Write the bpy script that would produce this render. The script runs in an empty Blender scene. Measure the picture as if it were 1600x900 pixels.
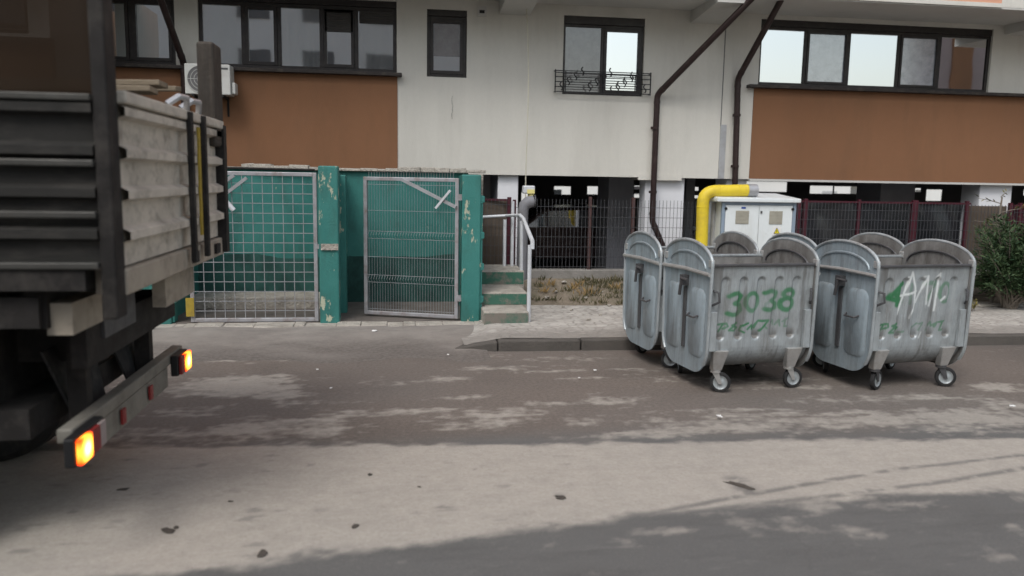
import bpy, bmesh, math, random
import numpy as np
from mathutils import Vector, Matrix

random.seed(7); rng = np.random.default_rng(7)
PI = math.pi
def lin(a, b, n): return [a+(b-a)*i/(n-1) for i in range(n)]
scene = bpy.context.scene
COL = scene.collection

# ------------------------------------------------------------------ survey of the place
# The camera stands 2 m above the road at the origin; X runs along the facade, Y away from it.
F_PX, CAM_H = 1250.0, 2.0
YAW, PITCH, ROLL = math.radians(8), math.atan(170 / F_PX), 0.017
Fv = Vector((math.sin(YAW) * math.cos(PITCH), math.cos(YAW) * math.cos(PITCH), -math.sin(PITCH)))
R0 = Vector((math.cos(YAW), -math.sin(YAW), 0)); U0 = R0.cross(Fv)
Rv = R0 * math.cos(ROLL) + U0 * math.sin(ROLL)
Uv = -R0 * math.sin(ROLL) + U0 * math.cos(ROLL)
CAM = Vector((0, 0, CAM_H))
def _ray(x, y): return Rv * ((x - 800) / F_PX) - Uv * ((y - 450) / F_PX) + Fv
def on_y(x, y, Y):
    d = _ray(x, y); p = CAM + d * (Y / d.y); return p.x, p.z
def on_z(x, y, z=0.0):
    d = _ray(x, y); p = CAM + d * ((z - CAM_H) / d.z); return p.x, p.y
FY = 13.5                                  # plane of the facade
def fx(x, y=120): return on_y(x, y, FY)[0]

# ------------------------------------------------------------------ mesh builder
class MB:
    def __init__(s): s.v = []; s.f = []
    def quad(s, a, b, c, d):
        n = len(s.v); s.v += [tuple(a), tuple(b), tuple(c), tuple(d)]; s.f.append((n, n+1, n+2, n+3)); return s
    def poly(s, pts):
        n = len(s.v); s.v += [tuple(p) for p in pts]; s.f.append(tuple(range(n, n+len(pts)))); return s
    def hexa(s, p):
        n = len(s.v); s.v += [tuple(q) for q in p]
        for q in ((0,3,2,1),(4,5,6,7),(0,1,5,4),(1,2,6,5),(2,3,7,6),(3,0,4,7)): s.f.append(tuple(n+i for i in q))
        return s
    def box(s, x0, x1, y0, y1, z0, z1):
        return s.hexa([(x0,y0,z0),(x1,y0,z0),(x1,y1,z0),(x0,y1,z0),(x0,y0,z1),(x1,y0,z1),(x1,y1,z1),(x0,y1,z1)])
    def bar(s, a, b, w, h=None, up=(0,0,1)):
        a = Vector(a); b = Vector(b); h = h or w; d = (b-a).normalized(); u = Vector(up)
        if abs(d.dot(u)) > .98: u = Vector((0,1,0))
        r = d.cross(u).normalized(); u = r.cross(d)
        r *= w/2; u *= h/2
        return s.hexa([a-r-u, a+r-u, a+r+u, a-r+u, b-r-u, b+r-u, b+r+u, b-r+u])
    def tube(s, pts, r, n=10, cap=True):
        pts = [Vector(p) for p in pts]; rs = r if isinstance(r, (list, tuple)) else [r]*len(pts)
        base = len(s.v); prev = None
        for i, p in enumerate(pts):
            t = (pts[min(i+1, len(pts)-1)] - pts[max(i-1, 0)]).normalized()
            if prev is None:
                u = Vector((0,0,1)) if abs(t.z) < .9 else Vector((0,1,0))
                u = (u - t*u.dot(t)).normalized()
            else: u = (prev - t*prev.dot(t)).normalized()
            prev = u; w = t.cross(u)
            for k in range(n):
                a = 2*PI*k/n; s.v.append(tuple(p + (u*math.cos(a) + w*math.sin(a))*rs[i]))
        for i in range(len(pts)-1):
            for k in range(n):
                s.f.append((base+i*n+k, base+i*n+(k+1)%n, base+(i+1)*n+(k+1)%n, base+(i+1)*n+k))
        if cap:
            s.f.append(tuple(base+k for k in reversed(range(n)))); s.f.append(tuple(base+(len(pts)-1)*n+k for k in range(n)))
        return s
    def cyl(s, a, b, r, n=20): return s.tube([a, b], r, n)
    def lathe(s, c, axis, prof, n=28):
        """prof: list of (along axis, radius)."""
        ax = Vector(axis).normalized(); u = Vector((0,0,1)) if abs(ax.z) < .9 else Vector((1,0,0))
        u = (u - ax*u.dot(ax)).normalized(); w = ax.cross(u); c = Vector(c); base = len(s.v)
        for (t, r) in prof:
            for k in range(n):
                a = 2*PI*k/n; s.v.append(tuple(c + ax*t + (u*math.cos(a)+w*math.sin(a))*max(r, 1e-4)))
        for i in range(len(prof)-1):
            for k in range(n):
                s.f.append((base+i*n+k, base+i*n+(k+1)%n, base+(i+1)*n+(k+1)%n, base+(i+1)*n+k))
        return s
    def prism(s, pts, d):
        """closed outline pts (3D), thickened by vector d."""
        d = Vector(d); n = len(pts); b = len(s.v)
        s.v += [tuple(p) for p in pts] + [tuple(Vector(p)+d) for p in pts]
        s.f.append(tuple(b+i for i in range(n))); s.f.append(tuple(b+n+i for i in reversed(range(n))))
        for i in range(n): s.f.append((b+i, b+n+i, b+n+(i+1)%n, b+(i+1)%n))
        return s
    def build(s, name, mat, parent=None, smooth=False, bevel=0, fix=True):
        me = bpy.data.meshes.new(name); me.from_pydata(s.v, [], s.f)
        if fix:
            bm = bmesh.new(); bm.from_mesh(me); bmesh.ops.recalc_face_normals(bm, faces=bm.faces); bm.to_mesh(me); bm.free()
        me.update()
        if smooth:
            for p in me.polygons: p.use_smooth = True
            me.set_sharp_from_angle(angle=math.radians(40))
        if mat: me.materials.append(mat)
        o = bpy.data.objects.new(name, me); COL.objects.link(o)
        if parent: o.parent = parent
        if bevel:
            m = o.modifiers.new('bevel', 'BEVEL'); m.width = bevel; m.segments = 2; m.limit_method = 'ANGLE'; m.angle_limit = math.radians(40)
        return o

def tag(o, label, cat, group=None, kind='thing'):
    o['label'] = label; o['category'] = cat; o['kind'] = kind
    if group: o['group'] = group
    return o
def thing(name, label, cat, loc=(0,0,0), rz=0, group=None):
    o = bpy.data.objects.new(name, None); COL.objects.link(o); o.location = loc; o.rotation_euler = (0,0,rz)
    o.empty_display_size = .2
    return tag(o, label, cat, group)
def structure(o, label=None, cat=None):
    o['kind'] = 'structure'
    if label: o['label'] = label; o['category'] = cat
    return o
def stuff(o, label, cat): return tag(o, label, cat, None, 'stuff')
def copy_tree(o, parent=None):
    c = o.copy(); COL.objects.link(c)
    if parent: c.parent = parent
    for ch in list(o.children): copy_tree(ch, c)
    return c

# ------------------------------------------------------------------ materials
class NT:
    def __init__(s, name):
        s.m = bpy.data.materials.new(name); s.m.use_nodes = True; s.t = s.m.node_tree; s.t.nodes.clear()
        s.out = s.n('ShaderNodeOutputMaterial'); s.geo = s.n('ShaderNodeTexCoord')
    def n(s, kind, **kw):
        nd = s.t.nodes.new(kind)
        for k, v in kw.items(): setattr(nd, k, v)
        return nd
    def l(s, a, b): s.t.links.new(a, b)
    def coords(s, scale=(1,1,1), src='Object'):
        mp = s.n('ShaderNodeMapping'); mp.inputs['Scale'].default_value = scale; s.l(s.geo.outputs[src], mp.inputs['Vector']); return mp.outputs[0]
    def noise(s, scale, detail=4, rough=.55, vec=None, stretch=(1,1,1), dist=0):
        nd = s.n('ShaderNodeTexNoise'); nd.inputs['Scale'].default_value = scale; nd.inputs['Detail'].default_value = detail
        nd.inputs['Roughness'].default_value = rough; nd.inputs['Distortion'].default_value = dist
        s.l(vec if vec is not None else s.coords(stretch), nd.inputs['Vector']); return nd.outputs['Fac']
    def ramp(s, fac, stops, interp='LINEAR'):
        r = s.n('ShaderNodeValToRGB'); r.color_ramp.interpolation = interp; e = r.color_ramp.elements
        while len(e) < len(stops): e.new(.5)
        for i, (p, c) in enumerate(stops):
            e[i].position = p; e[i].color = (c, c, c, 1) if isinstance(c, (int, float)) else (*c, 1)
        s.l(fac, r.inputs['Fac']); return r.outputs['Color']
    def mix(s, fac, a, b, mode='MIX'):
        m = s.n('ShaderNodeMix', data_type='RGBA', blend_type=mode)
        for val, sock in ((fac, m.inputs[0]), (a, m.inputs[6]), (b, m.inputs[7])):
            if isinstance(val, (int, float)): sock.default_value = val if sock == m.inputs[0] else (val, val, val, 1)
            elif isinstance(val, tuple): sock.default_value = (*val, 1)
            else: s.l(val, sock)
        return m.outputs[2]
    def math(s, op, a, b=0.0):
        m = s.n('ShaderNodeMath', operation=op)
        for v, i in ((a, 0), (b, 1)):
            if isinstance(v, (int, float)): m.inputs[i].default_value = v
            else: s.l(v, m.inputs[i])
        return m.outputs[0]
    def bsdf(s, color, rough=.7, metal=0, bump=None, bdist=.01, bstr=.5, spec=.4, **kw):
        b = s.n('ShaderNodeBsdfPrincipled')
        for v, k in ((color, 'Base Color'), (rough, 'Roughness'), (metal, 'Metallic'), (spec, 'Specular IOR Level')):
            if isinstance(v, (int, float)): b.inputs[k].default_value = v if k != 'Base Color' else (v, v, v, 1)
            elif isinstance(v, tuple): b.inputs[k].default_value = (*v, 1)
            else: s.l(v, b.inputs[k])
        if bump is not None:
            bp = s.n('ShaderNodeBump'); bp.inputs['Distance'].default_value = bdist; bp.inputs['Strength'].default_value = bstr
            s.l(bump, bp.inputs['Height']); s.l(bp.outputs[0], b.inputs['Normal'])
        s.l(b.outputs[0], s.out.inputs['Surface']); return b

def mul(c, k): return tuple(min(1, x*k) for x in c)
def worn(name, col, rough=.6, metal=0, var=.18, scale=3, dirt=None, dirt_amt=.35, bump=.3, bscale=60, bdist=.004, stretch=(1,1,1), spec=.4):
    """a plain surface with uneven tone, blotches of dirt and fine relief"""
    t = NT(name)
    a = t.mix(t.ramp(t.noise(scale, 6, .6, stretch=stretch), [(.3, 0), (.7, 1)]), mul(col, 1-var), mul(col, 1+var))
    a = t.mix(t.math('MULTIPLY', t.noise(scale*14, 4), .22), a, mul(col, .7))
    if dirt:
        k = t.math('MULTIPLY', t.ramp(t.noise(scale*1.7, 8, .68, stretch=stretch), [(.48, 0), (.68, 1)]), dirt_amt)
        a = t.mix(k, a, dirt)
    r = t.ramp(t.noise(scale*2.3, 5), [(.3, max(0, rough-.1)), (.7, min(1, rough+.12))])
    t.bsdf(a, r, metal, t.noise(bscale, 3, .6) if bump else None, bdist, bump, spec)
    return t.m

M = {}
M['stucco'] = worn('white_stucco', (.64,.62,.565), .9, 0, .06, 1.1, (.42,.40,.36), .3, .6, 70, .008, (1,1,.16), .2)
M['brown'] = worn('brown_stucco', (.235,.118,.064), .9, 0, .07, .7, (.15,.085,.05), .4, .5, 90, .006, (1,1,.25), .2)
M['soffit'] = worn('soffit_paint', (.56,.55,.52), .9, 0, .06, .8, (.35,.33,.3), .2, .3, 60)
M['peach'] = worn('peach_stucco', (.62,.33,.22), .9, 0, .05, 1, None, .3, .4, 80)
M['frame'] = worn('dark_frame_plastic', (.022,.018,.017), .4, 0, .1, 5, (.08,.07,.06), .3, .1, 60)
M['ledge'] = worn('ledge_metal', (.03,.024,.022), .5, .2, .1, 5, (.12,.1,.08), .4, .2, 50)
M['pipe'] = worn('brown_downpipe_metal', (.032,.018,.017), .42, .2, .12, 4, (.07,.05,.045), .4, .15, 60)
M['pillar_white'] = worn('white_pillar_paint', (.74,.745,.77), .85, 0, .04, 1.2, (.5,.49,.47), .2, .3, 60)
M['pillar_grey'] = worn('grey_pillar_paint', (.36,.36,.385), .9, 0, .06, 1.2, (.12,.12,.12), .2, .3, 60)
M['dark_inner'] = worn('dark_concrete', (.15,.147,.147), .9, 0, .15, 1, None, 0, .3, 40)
M['galv'] = worn('galvanised_tube', (.43,.435,.45), .42, .45, .1, 5, (.25,.2,.17), .25, .15, 60)
M['galv_rusty'] = worn('rusty_galvanised_tube', (.4,.4,.42), .45, .4, .12, 4, (.2,.12,.08), .6, .2, 60)
M['white_metal'] = worn('white_painted_tube', (.62,.635,.66), .4, .1, .06, 4, (.4,.36,.32), .3, .1, 60)
M['cabinet'] = worn('white_cabinet_paint', (.72,.76,.765), .35, 0, .03, 2, (.48,.47,.43), .45, .05, 60, stretch=(1,1,.3))
M['cab_trim'] = worn('blue_grey_trim', (.24,.3,.37), .4, 0, .06, 3, None, 0, .1, 60)
M['grille'] = worn('beige_grille', (.36,.34,.28), .7, 0, .1, 5, (.2,.18,.15), .3, .2, 60)
M['yellow'] = worn('yellow_gas_paint', (.74,.56,.035), .5, 0, .08, 3, (.4,.28,.06), .45, .1, 60)
M['yellow_pale'] = worn('faded_yellow_band', (.75,.66,.25), .5, 0, .06, 3, None, 0, .1, 60)
M['red_post'] = worn('dark_red_fence_paint', (.06,.007,.016), .45, 0, .12, 4, (.06,.03,.03), .3, .1, 60)
M['brown_post'] = worn('red_brown_fence_paint', (.07,.035,.032), .6, 0, .12, 4, None, 0, .1, 60)
M['wire'] = worn('grey_fence_wire', (.085,.088,.096), .5, .3, .1, 6, (.1,.06,.05), .3, 0)
M['wire_light'] = worn('light_galvanised_wire', (.36,.37,.39), .42, .4, .1, 6, (.25,.22,.2), .3, 0)
M['tan_board'] = worn('tan_fence_board', (.105,.08,.06), .7, 0, .15, 2, (.06,.045,.035), .4, .2, 40, stretch=(6,6,1))
M['concrete'] = worn('grey_concrete', (.25,.235,.215), .92, 0, .12, 1.6, (.13,.12,.105), .5, .7, 35, .012)
M['kerb'] = worn('kerb_concrete', (.10,.09,.08), .92, 0, .15, 2, (.07,.065,.06), .55, .8, 40, .012)
M['pale_conc'] = worn('pale_rough_concrete', (.42,.385,.335), .95, 0, .2, 4, (.17,.15,.125), .5, 1, 30, .03)
M['apron'] = worn('worn_concrete_apron', (.2,.182,.168), .93, 0, .16, .9, (.11,.098,.09), .6, .7, 60, .01, (1,1.8,1))
M['slab'] = worn('stained_floor_slab', (.15,.13,.115), .9, 0, .2, 1.3, (.05,.042,.038), .7, .6, 40, .01)
M['black_rubber'] = worn('black_rubber', (.02,.02,.021), .75, 0, .2, 6, (.09,.08,.07), .4, .3, 60)
M['dark_steel'] = worn('dark_dirty_steel', (.014,.012,.011), .8, 0, .3, 3, (.09,.08,.07), .35, .4, 40)
M['truck_side'] = worn('weathered_dark_panel', (.017,.016,.014), .7, 0, .2, 2.5, (.09,.08,.07), .4, .3, 50, stretch=(.6,1,2))
M['truck_edge'] = worn('scuffed_edge_metal', (.07,.068,.062), .5, .3, .2, 4, (.08,.07,.06), .5, .3, 50)
M['truck_gate'] = worn('dusty_pale_gate_paint', (.56,.515,.445), .75, .1, .16, 3, (.13,.115,.095), .6, .4, 50, stretch=(1,1,1.5))
M['truck_beam'] = worn('dusty_beige_beam', (.36,.315,.255), .8, 0, .15, 3, (.1,.085,.07), .6, .4, 50)
M['timber'] = worn('weathered_timber', (.2,.162,.115), .85, 0, .25, 3, (.1,.075,.05), .5, .6, 30, .01, (.4,4,4))
M['dark_post'] = worn('dark_timber_post', (.045,.037,.03), .8, 0, .25, 3, (.11,.09,.07), .4, .6, 30, .01, (4,4,.5))
M['strap'] = worn('yellow_strap_webbing', (.36,.26,.035), .8, 0, .15, 6, (.1,.08,.05), .5, .3, 60)
M['bumper'] = worn('dirty_white_bar', (.19,.18,.155), .6, .1, .2, 3, (.09,.08,.065), .6, .3, 50)
M['pipe_grey'] = worn('grey_painted_pipe', (.2,.2,.215), .6, 0, .1, 4, (.14,.12,.1), .4, .2, 60)
M['rope'] = worn('pale_rope', (.55,.52,.42), .8, 0, .1, 10, None, 0, 0)
M['ac_white'] = worn('white_appliance', (.6,.6,.57), .5, 0, .05, 3, (.4,.38,.34), .3, .1, 50)
M['black'] = worn('black_plastic', (.012,.012,.013), .5, 0, .1, 5, None, 0, 0)
M['soil'] = worn('brown_soil', (.2,.165,.125), .97, 0, .25, 3, (.09,.09,.045), .6, 1, 25, .04)
M['soil_far'] = worn('ground_soil', (.17,.15,.12), .97, 0, .2, .5, (.1,.09,.07), .5, .6, 12, .03)
M['bark'] = worn('grey_bark', (.2,.17,.14), .9, 0, .2, 8, (.1,.08,.06), .5, .8, 40, .01)
M['paper'] = worn('white_paper', (.75,.74,.72), .8, 0, .05, 8, None, 0, 0)
M['clod'] = worn('dark_mud', (.075,.064,.054), .95, 0, .25, 20, None, 0, .8, 60, .01)
M['blue'] = worn('blue_emblem_paint', (.03,.08,.32), .5, 0, .05, 3, None, 0, 0)
M['sign_yellow'] = worn('warning_yellow', (.75,.62,.03), .5, 0, .05, 3, None, 0, 0)
M['pinkwall'] = worn('pinkish_render', (.3,.235,.22), .9, 0, .05, .3, (.2,.16,.15), .3, .2, 20)
M['greywall'] = worn('grey_render', (.42,.43,.43), .9, 0, .06, .3, None, .3, .2, 20)
M['palewall'] = worn('pale_render', (.72,.72,.7), .9, 0, .05, .3, None, .3, .2, 20)
M['curtain'] = worn('grey_net_curtain', (.2,.2,.205), .9, 0, .15, 9, None, 0, .2, 30, stretch=(3,1,.4))
M['shutter'] = worn('roller_shutter_slats', (.05,.045,.042), .6, 0, .1, 4, None, 0, 0)

def glass(name, tint, refl, rough=.02, mott=None, st=(1,1,1)):
    t = NT(name)
    if mott:
        c = t.mix(t.ramp(t.noise(7, 6, .7, stretch=st), [(.35, 0), (.65, 1)]), mott[0], mott[1])
    else: c = tint
    d = t.n('ShaderNodeBsdfDiffuse')
    if isinstance(c, tuple): d.inputs[0].default_value = (*c, 1)
    else: t.l(c, d.inputs[0])
    g = t.n('ShaderNodeBsdfGlossy'); g.inputs['Roughness'].default_value = rough; g.inputs[0].default_value = (.93,.97,1,1)
    bp = t.n('ShaderNodeBump'); bp.inputs['Distance'].default_value = .02; bp.inputs['Strength'].default_value = .05
    t.l(t.noise(1.1, 2), bp.inputs['Height']); t.l(bp.outputs[0], g.inputs['Normal'])
    mx = t.n('ShaderNodeMixShader'); mx.inputs[0].default_value = refl
    t.l(d.outputs[0], mx.inputs[1]); t.l(g.outputs[0], mx.inputs[2]); t.l(mx.outputs[0], t.out.inputs['Surface'])
    return t.m
M['pane'] = glass('coated_window_glass', (.02,.02,.022), .86)
M['pane_dim'] = glass('window_glass_over_dark_room', (.03,.032,.033), .5)
M['pane_net'] = glass('insect_net_over_glass', (.1,.1,.1), .33, .12, ((.2,.215,.25), (.42,.45,.5)))
M['pane_lace'] = glass('glass_over_lace_curtain', (.1,.1,.1), .42, .03, ((.05,.055,.055), (.17,.18,.175)), (2.2,1,.5))
M['pane_curtain'] = glass('glass_over_curtain', (.1,.1,.1), .12, .05, ((.14,.13,.13), (.2,.19,.19)))
M['screen_film'] = glass('dark_privacy_film', (.016,.017,.02), .07, .22)

def net_mat():
    t = NT('dark_shade_net')
    d = t.n('ShaderNodeBsdfDiffuse'); d.inputs[0].default_value = (.03,.021,.015,1)
    tr = t.n('ShaderNodeBsdfTransparent'); mx = t.n('ShaderNodeMixShader')
    t.l(t.ramp(t.noise(1.5, 4), [(.3, .93), (.7, .985)]), mx.inputs[0])
    t.l(tr.outputs[0], mx.inputs[1]); t.l(d.outputs[0], mx.inputs[2]); t.l(mx.outputs[0], t.out.inputs['Surface']); return t.m
M['net'] = net_mat()

def teal_mat(name, chips, k0=1.0):
    """old sea-green paint on concrete, flaking to pale mortar, grimy"""
    t = NT(name)
    a = t.mix(t.ramp(t.noise(1.4, 6, .6), [(.3, 0), (.7, 1)]), mul((.027,.155,.138),k0), mul((.05,.215,.19),k0))
    a = t.mix(t.math('MULTIPLY', t.ramp(t.noise(3, 8, .7, stretch=(1,1,.35)), [(.5, 0), (.72, 1)]), .6), a, (.03,.075,.06))
    k = t.ramp(t.noise(4.6, 8, .62, stretch=(1.4,1.4,.6)), [(chips, 0), (chips+.025, 1)])
    a = t.mix(k, a, (.42,.44,.33))
    t.bsdf(a, .62, 0, t.math('SUBTRACT', t.noise(40, 4), k), .01, .5, .35); return t.m
M['teal'] = teal_mat('sea_green_paint', .70, .95)
M['teal_chipped'] = teal_mat('flaking_sea_green_paint', .585)
M['teal_worn'] = teal_mat('scuffed_sea_green_paint', .60)
def shade_band_mat():  # enclosure wall's shade towards the floor, painted as a dark colour
    t = NT('painted_shade_band')
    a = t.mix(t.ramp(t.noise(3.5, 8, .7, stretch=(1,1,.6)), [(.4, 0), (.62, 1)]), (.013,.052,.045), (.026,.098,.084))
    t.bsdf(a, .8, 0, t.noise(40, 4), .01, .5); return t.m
M['base_band'] = shade_band_mat()
def riser_mat(lo=.47, hi=.62):
    t = NT('worn_green_riser')
    a = t.mix(t.ramp(t.noise(7, 7, .66), [(lo, 0), (hi, 1)]), (.05,.14,.10), (.19,.17,.145))
    t.bsdf(a, .9, 0, t.noise(40, 4), .01, .6); return t.m
M['riser'] = riser_mat(); M['riser_worn'] = riser_mat(.3, .55)

def zinc(name, paint=False, blue=0.0):
    t = NT(name)
    base = t.mix(t.ramp(t.noise(3.5, 7, .65, stretch=(1,1,.3)), [(.3, 0), (.72, 1)]), (.30-.03*blue,.332,.348+.03*blue), (.51-.05*blue,.56,.58+.03*blue))
    v = t.n('ShaderNodeTexVoronoi'); v.inputs['Scale'].default_value = 38; t.l(t.coords(), v.inputs['Vector'])
    base = t.mix(t.math('MULTIPLY', t.ramp(v.outputs['Color'], [(0, 0), (1, 1)]), .22), base, (.36,.38,.39))
    k = t.math('MULTIPLY', t.ramp(t.noise(2.1, 9, .72, stretch=(1.6,1.6,.45)), [(.45, 0), (.68, 1)]), .52)
    base = t.mix(k, base, (.125,.115,.105))
    k3 = t.math('MULTIPLY', t.ramp(t.noise(9, 9, .8, stretch=(1.5,1.5,.12)), [(.5, 0), (.63, 1)]), .5); base = t.mix(k3, base, (.16,.158,.15))
    k4 = t.math('MULTIPLY', t.ramp(t.noise(24, 6, .75, stretch=(1,1,.6)), [(.62, 0), (.7, 1)]), .55); base = t.mix(k4, base, (.42,.44,.44))
    k2 = t.ramp(t.noise(6.5, 9, .75, stretch=(1,1,.25)), [(.66, 0), (.74, 1)])
    base = t.mix(t.math('MULTIPLY', k2, .6), base, (.17,.10,.06))
    rough = t.ramp(t.noise(5, 5), [(.3, .36), (.7, .58)])
    metal = .3
    if paint:
        at = t.n('ShaderNodeAttribute'); at.attribute_name = 'paint'
        sp = t.n('ShaderNodeSeparateColor'); t.l(at.outputs['Color'], sp.inputs[0])
        base = t.mix(sp.outputs[0], base, (.03,.2,.075))
        base = t.mix(sp.outputs[1], base, (.78,.82,.82))
        base = t.mix(sp.outputs[2], base, (.10,.09,.08))
    t.bsdf(base, rough, metal, t.noise(14, 5, .6), .012, .35, .4); return t.m
M['zinc'] = zinc('weathered_zinc_plate'); M['zinc_paint'] = zinc('weathered_zinc_with_spray_paint', True)
M['zinc_sky_tint'] = zinc('sky_tinted_zinc_end_plate', False, .9)  # end plates carry the sky's blue cast in their base colour
M['zinc_bright'] = worn('bare_bright_zinc', (.55,.55,.54), .38, .6, .1, 6, (.3,.27,.24), .4, .2, 60)
M['zinc_dark'] = worn('grimy_dark_zinc', (.10,.10,.105), .5, .4, .15, 6, (.05,.045,.04), .4, .3, 60)
M['inner'] = worn('stained_inner_zinc', (.25,.245,.235), .7, .2, .25, 4, (.07,.06,.05), .6, .4, 40, stretch=(1,1,.4))

def leaf_mat(name, c1, c2):
    t = NT(name)
    oi = t.n('ShaderNodeNewGeometry')
    a = t.mix(oi.outputs['Random Per Island'], c1, c2)
    b = t.bsdf(a, .6, 0, None, spec=.25); return t.m
M['needle'] = leaf_mat('dark_evergreen_leaf', (.018,.045,.02), (.075,.115,.05))
M['weed'] = leaf_mat('rough_weed_blade', (.05,.055,.024), (.135,.11,.058))
M['straw'] = leaf_mat('dry_straw_blade', (.22,.15,.06), (.34,.22,.09))
M['yellowleaf'] = leaf_mat('yellowish_leaf', (.1,.11,.03), (.25,.2,.06))

def lamp_mat(name, core, edge, s):
    t = NT(name)
    mp = t.n('ShaderNodeMapping'); mp.inputs['Location'].default_value = (-1,-1,-1); mp.inputs['Scale'].default_value = (2,2,2)
    t.l(t.geo.outputs['Generated'], mp.inputs['Vector'])
    g = t.n('ShaderNodeTexGradient', gradient_type='SPHERICAL')
    mp2 = t.n('ShaderNodeMapping'); mp2.inputs['Scale'].default_value = (0,.62,.62); t.l(mp.outputs[0], mp2.inputs['Vector'])
    t.l(mp2.outputs[0], g.inputs['Vector'])
    c = t.ramp(g.outputs['Fac'], [(0, edge), (.18, edge), (.55, mul(core, .85)), (.9, (1,.72,.2))])
    st = t.ramp(g.outputs['Fac'], [(0, .2), (.35, .45), (.85, 1)])
    b = t.bsdf((.5,.08,.02), .25); t.l(c, b.inputs['Emission Color']); t.l(t.math('MULTIPLY', st, s), b.inputs['Emission Strength']); return t.m
M['lamp_amber'] = lamp_mat('lit_amber_lens', (1,.50,.045), (1,.035,.0), 5.5)
M['lamp_red'] = worn('red_lens_plastic', (.22,.022,.022), .35, 0, .1, 5, (.12,.06,.05), .3, 0)
M['lens_clear'] = worn('dusty_clear_lens', (.3,.25,.24), .35, 0, .1, 5, None, .3, 0)

# ------------------------------------------------------------------ numpy noise
def vnoise(X, Y, seed=0):
    r = np.random.default_rng(seed); T = r.random((64, 64))
    xi = np.floor(X).astype(int); yi = np.floor(Y).astype(int); u = X-xi; v = Y-yi
    u = u*u*(3-2*u); v = v*v*(3-2*v); g = lambda a, b: T[a % 64, b % 64]
    return (g(xi,yi)*(1-u)+g(xi+1,yi)*u)*(1-v)+(g(xi,yi+1)*(1-u)+g(xi+1,yi+1)*u)*v
def fbm(X, Y, oct=5, seed=0, gain=.55):
    a = 0; s = 0; k = 1
    for i in range(oct): a = a + k*vnoise(X*2**i+17*i, Y*2**i+5*i, seed+i); s += k; k *= gain
    return a/s
def sstep(a, b, x): t = np.clip((x-a)/(b-a), 0, 1); return t*t*(3-2*t)
def seg_dist(X, Y, a, b):
    ax, ay = a; bx, by = b; dx = bx-ax; dy = by-ay; L = dx*dx+dy*dy+1e-9
    t = np.clip(((X-ax)*dx+(Y-ay)*dy)/L, 0, 1); return np.hypot(X-ax-t*dx, Y-ay-t*dy)
def line_dist(X, Y, pts):
    d = 1e9
    for a, b in zip(pts, pts[1:]): d = np.minimum(d, seg_dist(X, Y, a, b))
    return d
def grid_mesh(name, P, mat, attr=None, parent=None, smooth=True):
    """P: (n, m, 3) array of points -> one sheet"""
    n, m, _ = P.shape; idx = np.arange(n*m).reshape(n, m)
    fc = np.stack([idx[:-1,:-1], idx[:-1,1:], idx[1:,1:], idx[1:,:-1]], -1).reshape(-1, 4)
    me = bpy.data.meshes.new(name); me.vertices.add(n*m); me.vertices.foreach_set('co', P.reshape(-1).astype(np.float32))
    me.loops.add(fc.size); me.loops.foreach_set('vertex_index', fc.reshape(-1).astype(np.int32))
    me.polygons.add(len(fc)); me.polygons.foreach_set('loop_start', np.arange(0, fc.size, 4, dtype=np.int32))
    me.polygons.foreach_set('loop_total', np.full(len(fc), 4, dtype=np.int32)); me.update(calc_edges=True); me.validate()
    if attr is not None:
        for k, A in attr.items():
            at = me.color_attributes.new(k, 'FLOAT_COLOR', 'POINT')
            C = np.ones((n*m, 4), np.float32); C[:, :3] = A.reshape(-1, 3); at.data.foreach_set('color', C.reshape(-1))
    if smooth: me.polygons.foreach_set('use_smooth', np.ones(len(fc), bool))
    me.materials.append(mat); o = bpy.data.objects.new(name, me); COL.objects.link(o)
    if parent: o.parent = parent
    return o

# ================================================================== GROUND
structure(MB().quad((-250,-250,-.06),(250,-250,-.06),(250,250,-.06),(-250,250,-.06)).build('ground', M['soil_far']))

def ax(lo, a, b, hi, fine, coarse):
    return np.concatenate([np.linspace(lo, a, coarse, endpoint=False), np.arange(a, b, fine), np.linspace(b, hi, coarse)])
xs = ax(-70, -3.6, 8.6, 70, .026, 40); ys = np.concatenate([np.linspace(-10, 3.0, 30, endpoint=False), np.arange(3.0, 9.24, .024)])
GX, GY = np.meshgrid(xs, ys)
n1 = fbm(GX*1.1, GY*2.4, 6, 3); n2 = fbm(GX*5, GY*9, 5, 11); n3 = fbm(GX*.45, GY*.8, 4, 23); n4 = fbm(GX*16, GY*18, 4, 31)
nw = fbm(GX*.55, GY*4.2, 6, 40, .6)
yb = np.interp(GX, [-6,-1.5,-.23,1.02,2.53,4.1,8,20], [3.2,3.98,4.16,4.36,4.57,4.56,4.75,5.0])
yt = np.interp(GX, [-8,-1.5,1.84,5,12], [6.2,5.97,5.79,5.63,5.4])
edge_n = (n1-.5)*.3+(n2-.5)*.3+(n4-.5)*.15
band = sstep(-.07, .07, GY-yb+edge_n*.55)*sstep(-.05, .08, yt-GY+(n2-.5)*.22+(n1-.5)*.12)
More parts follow.
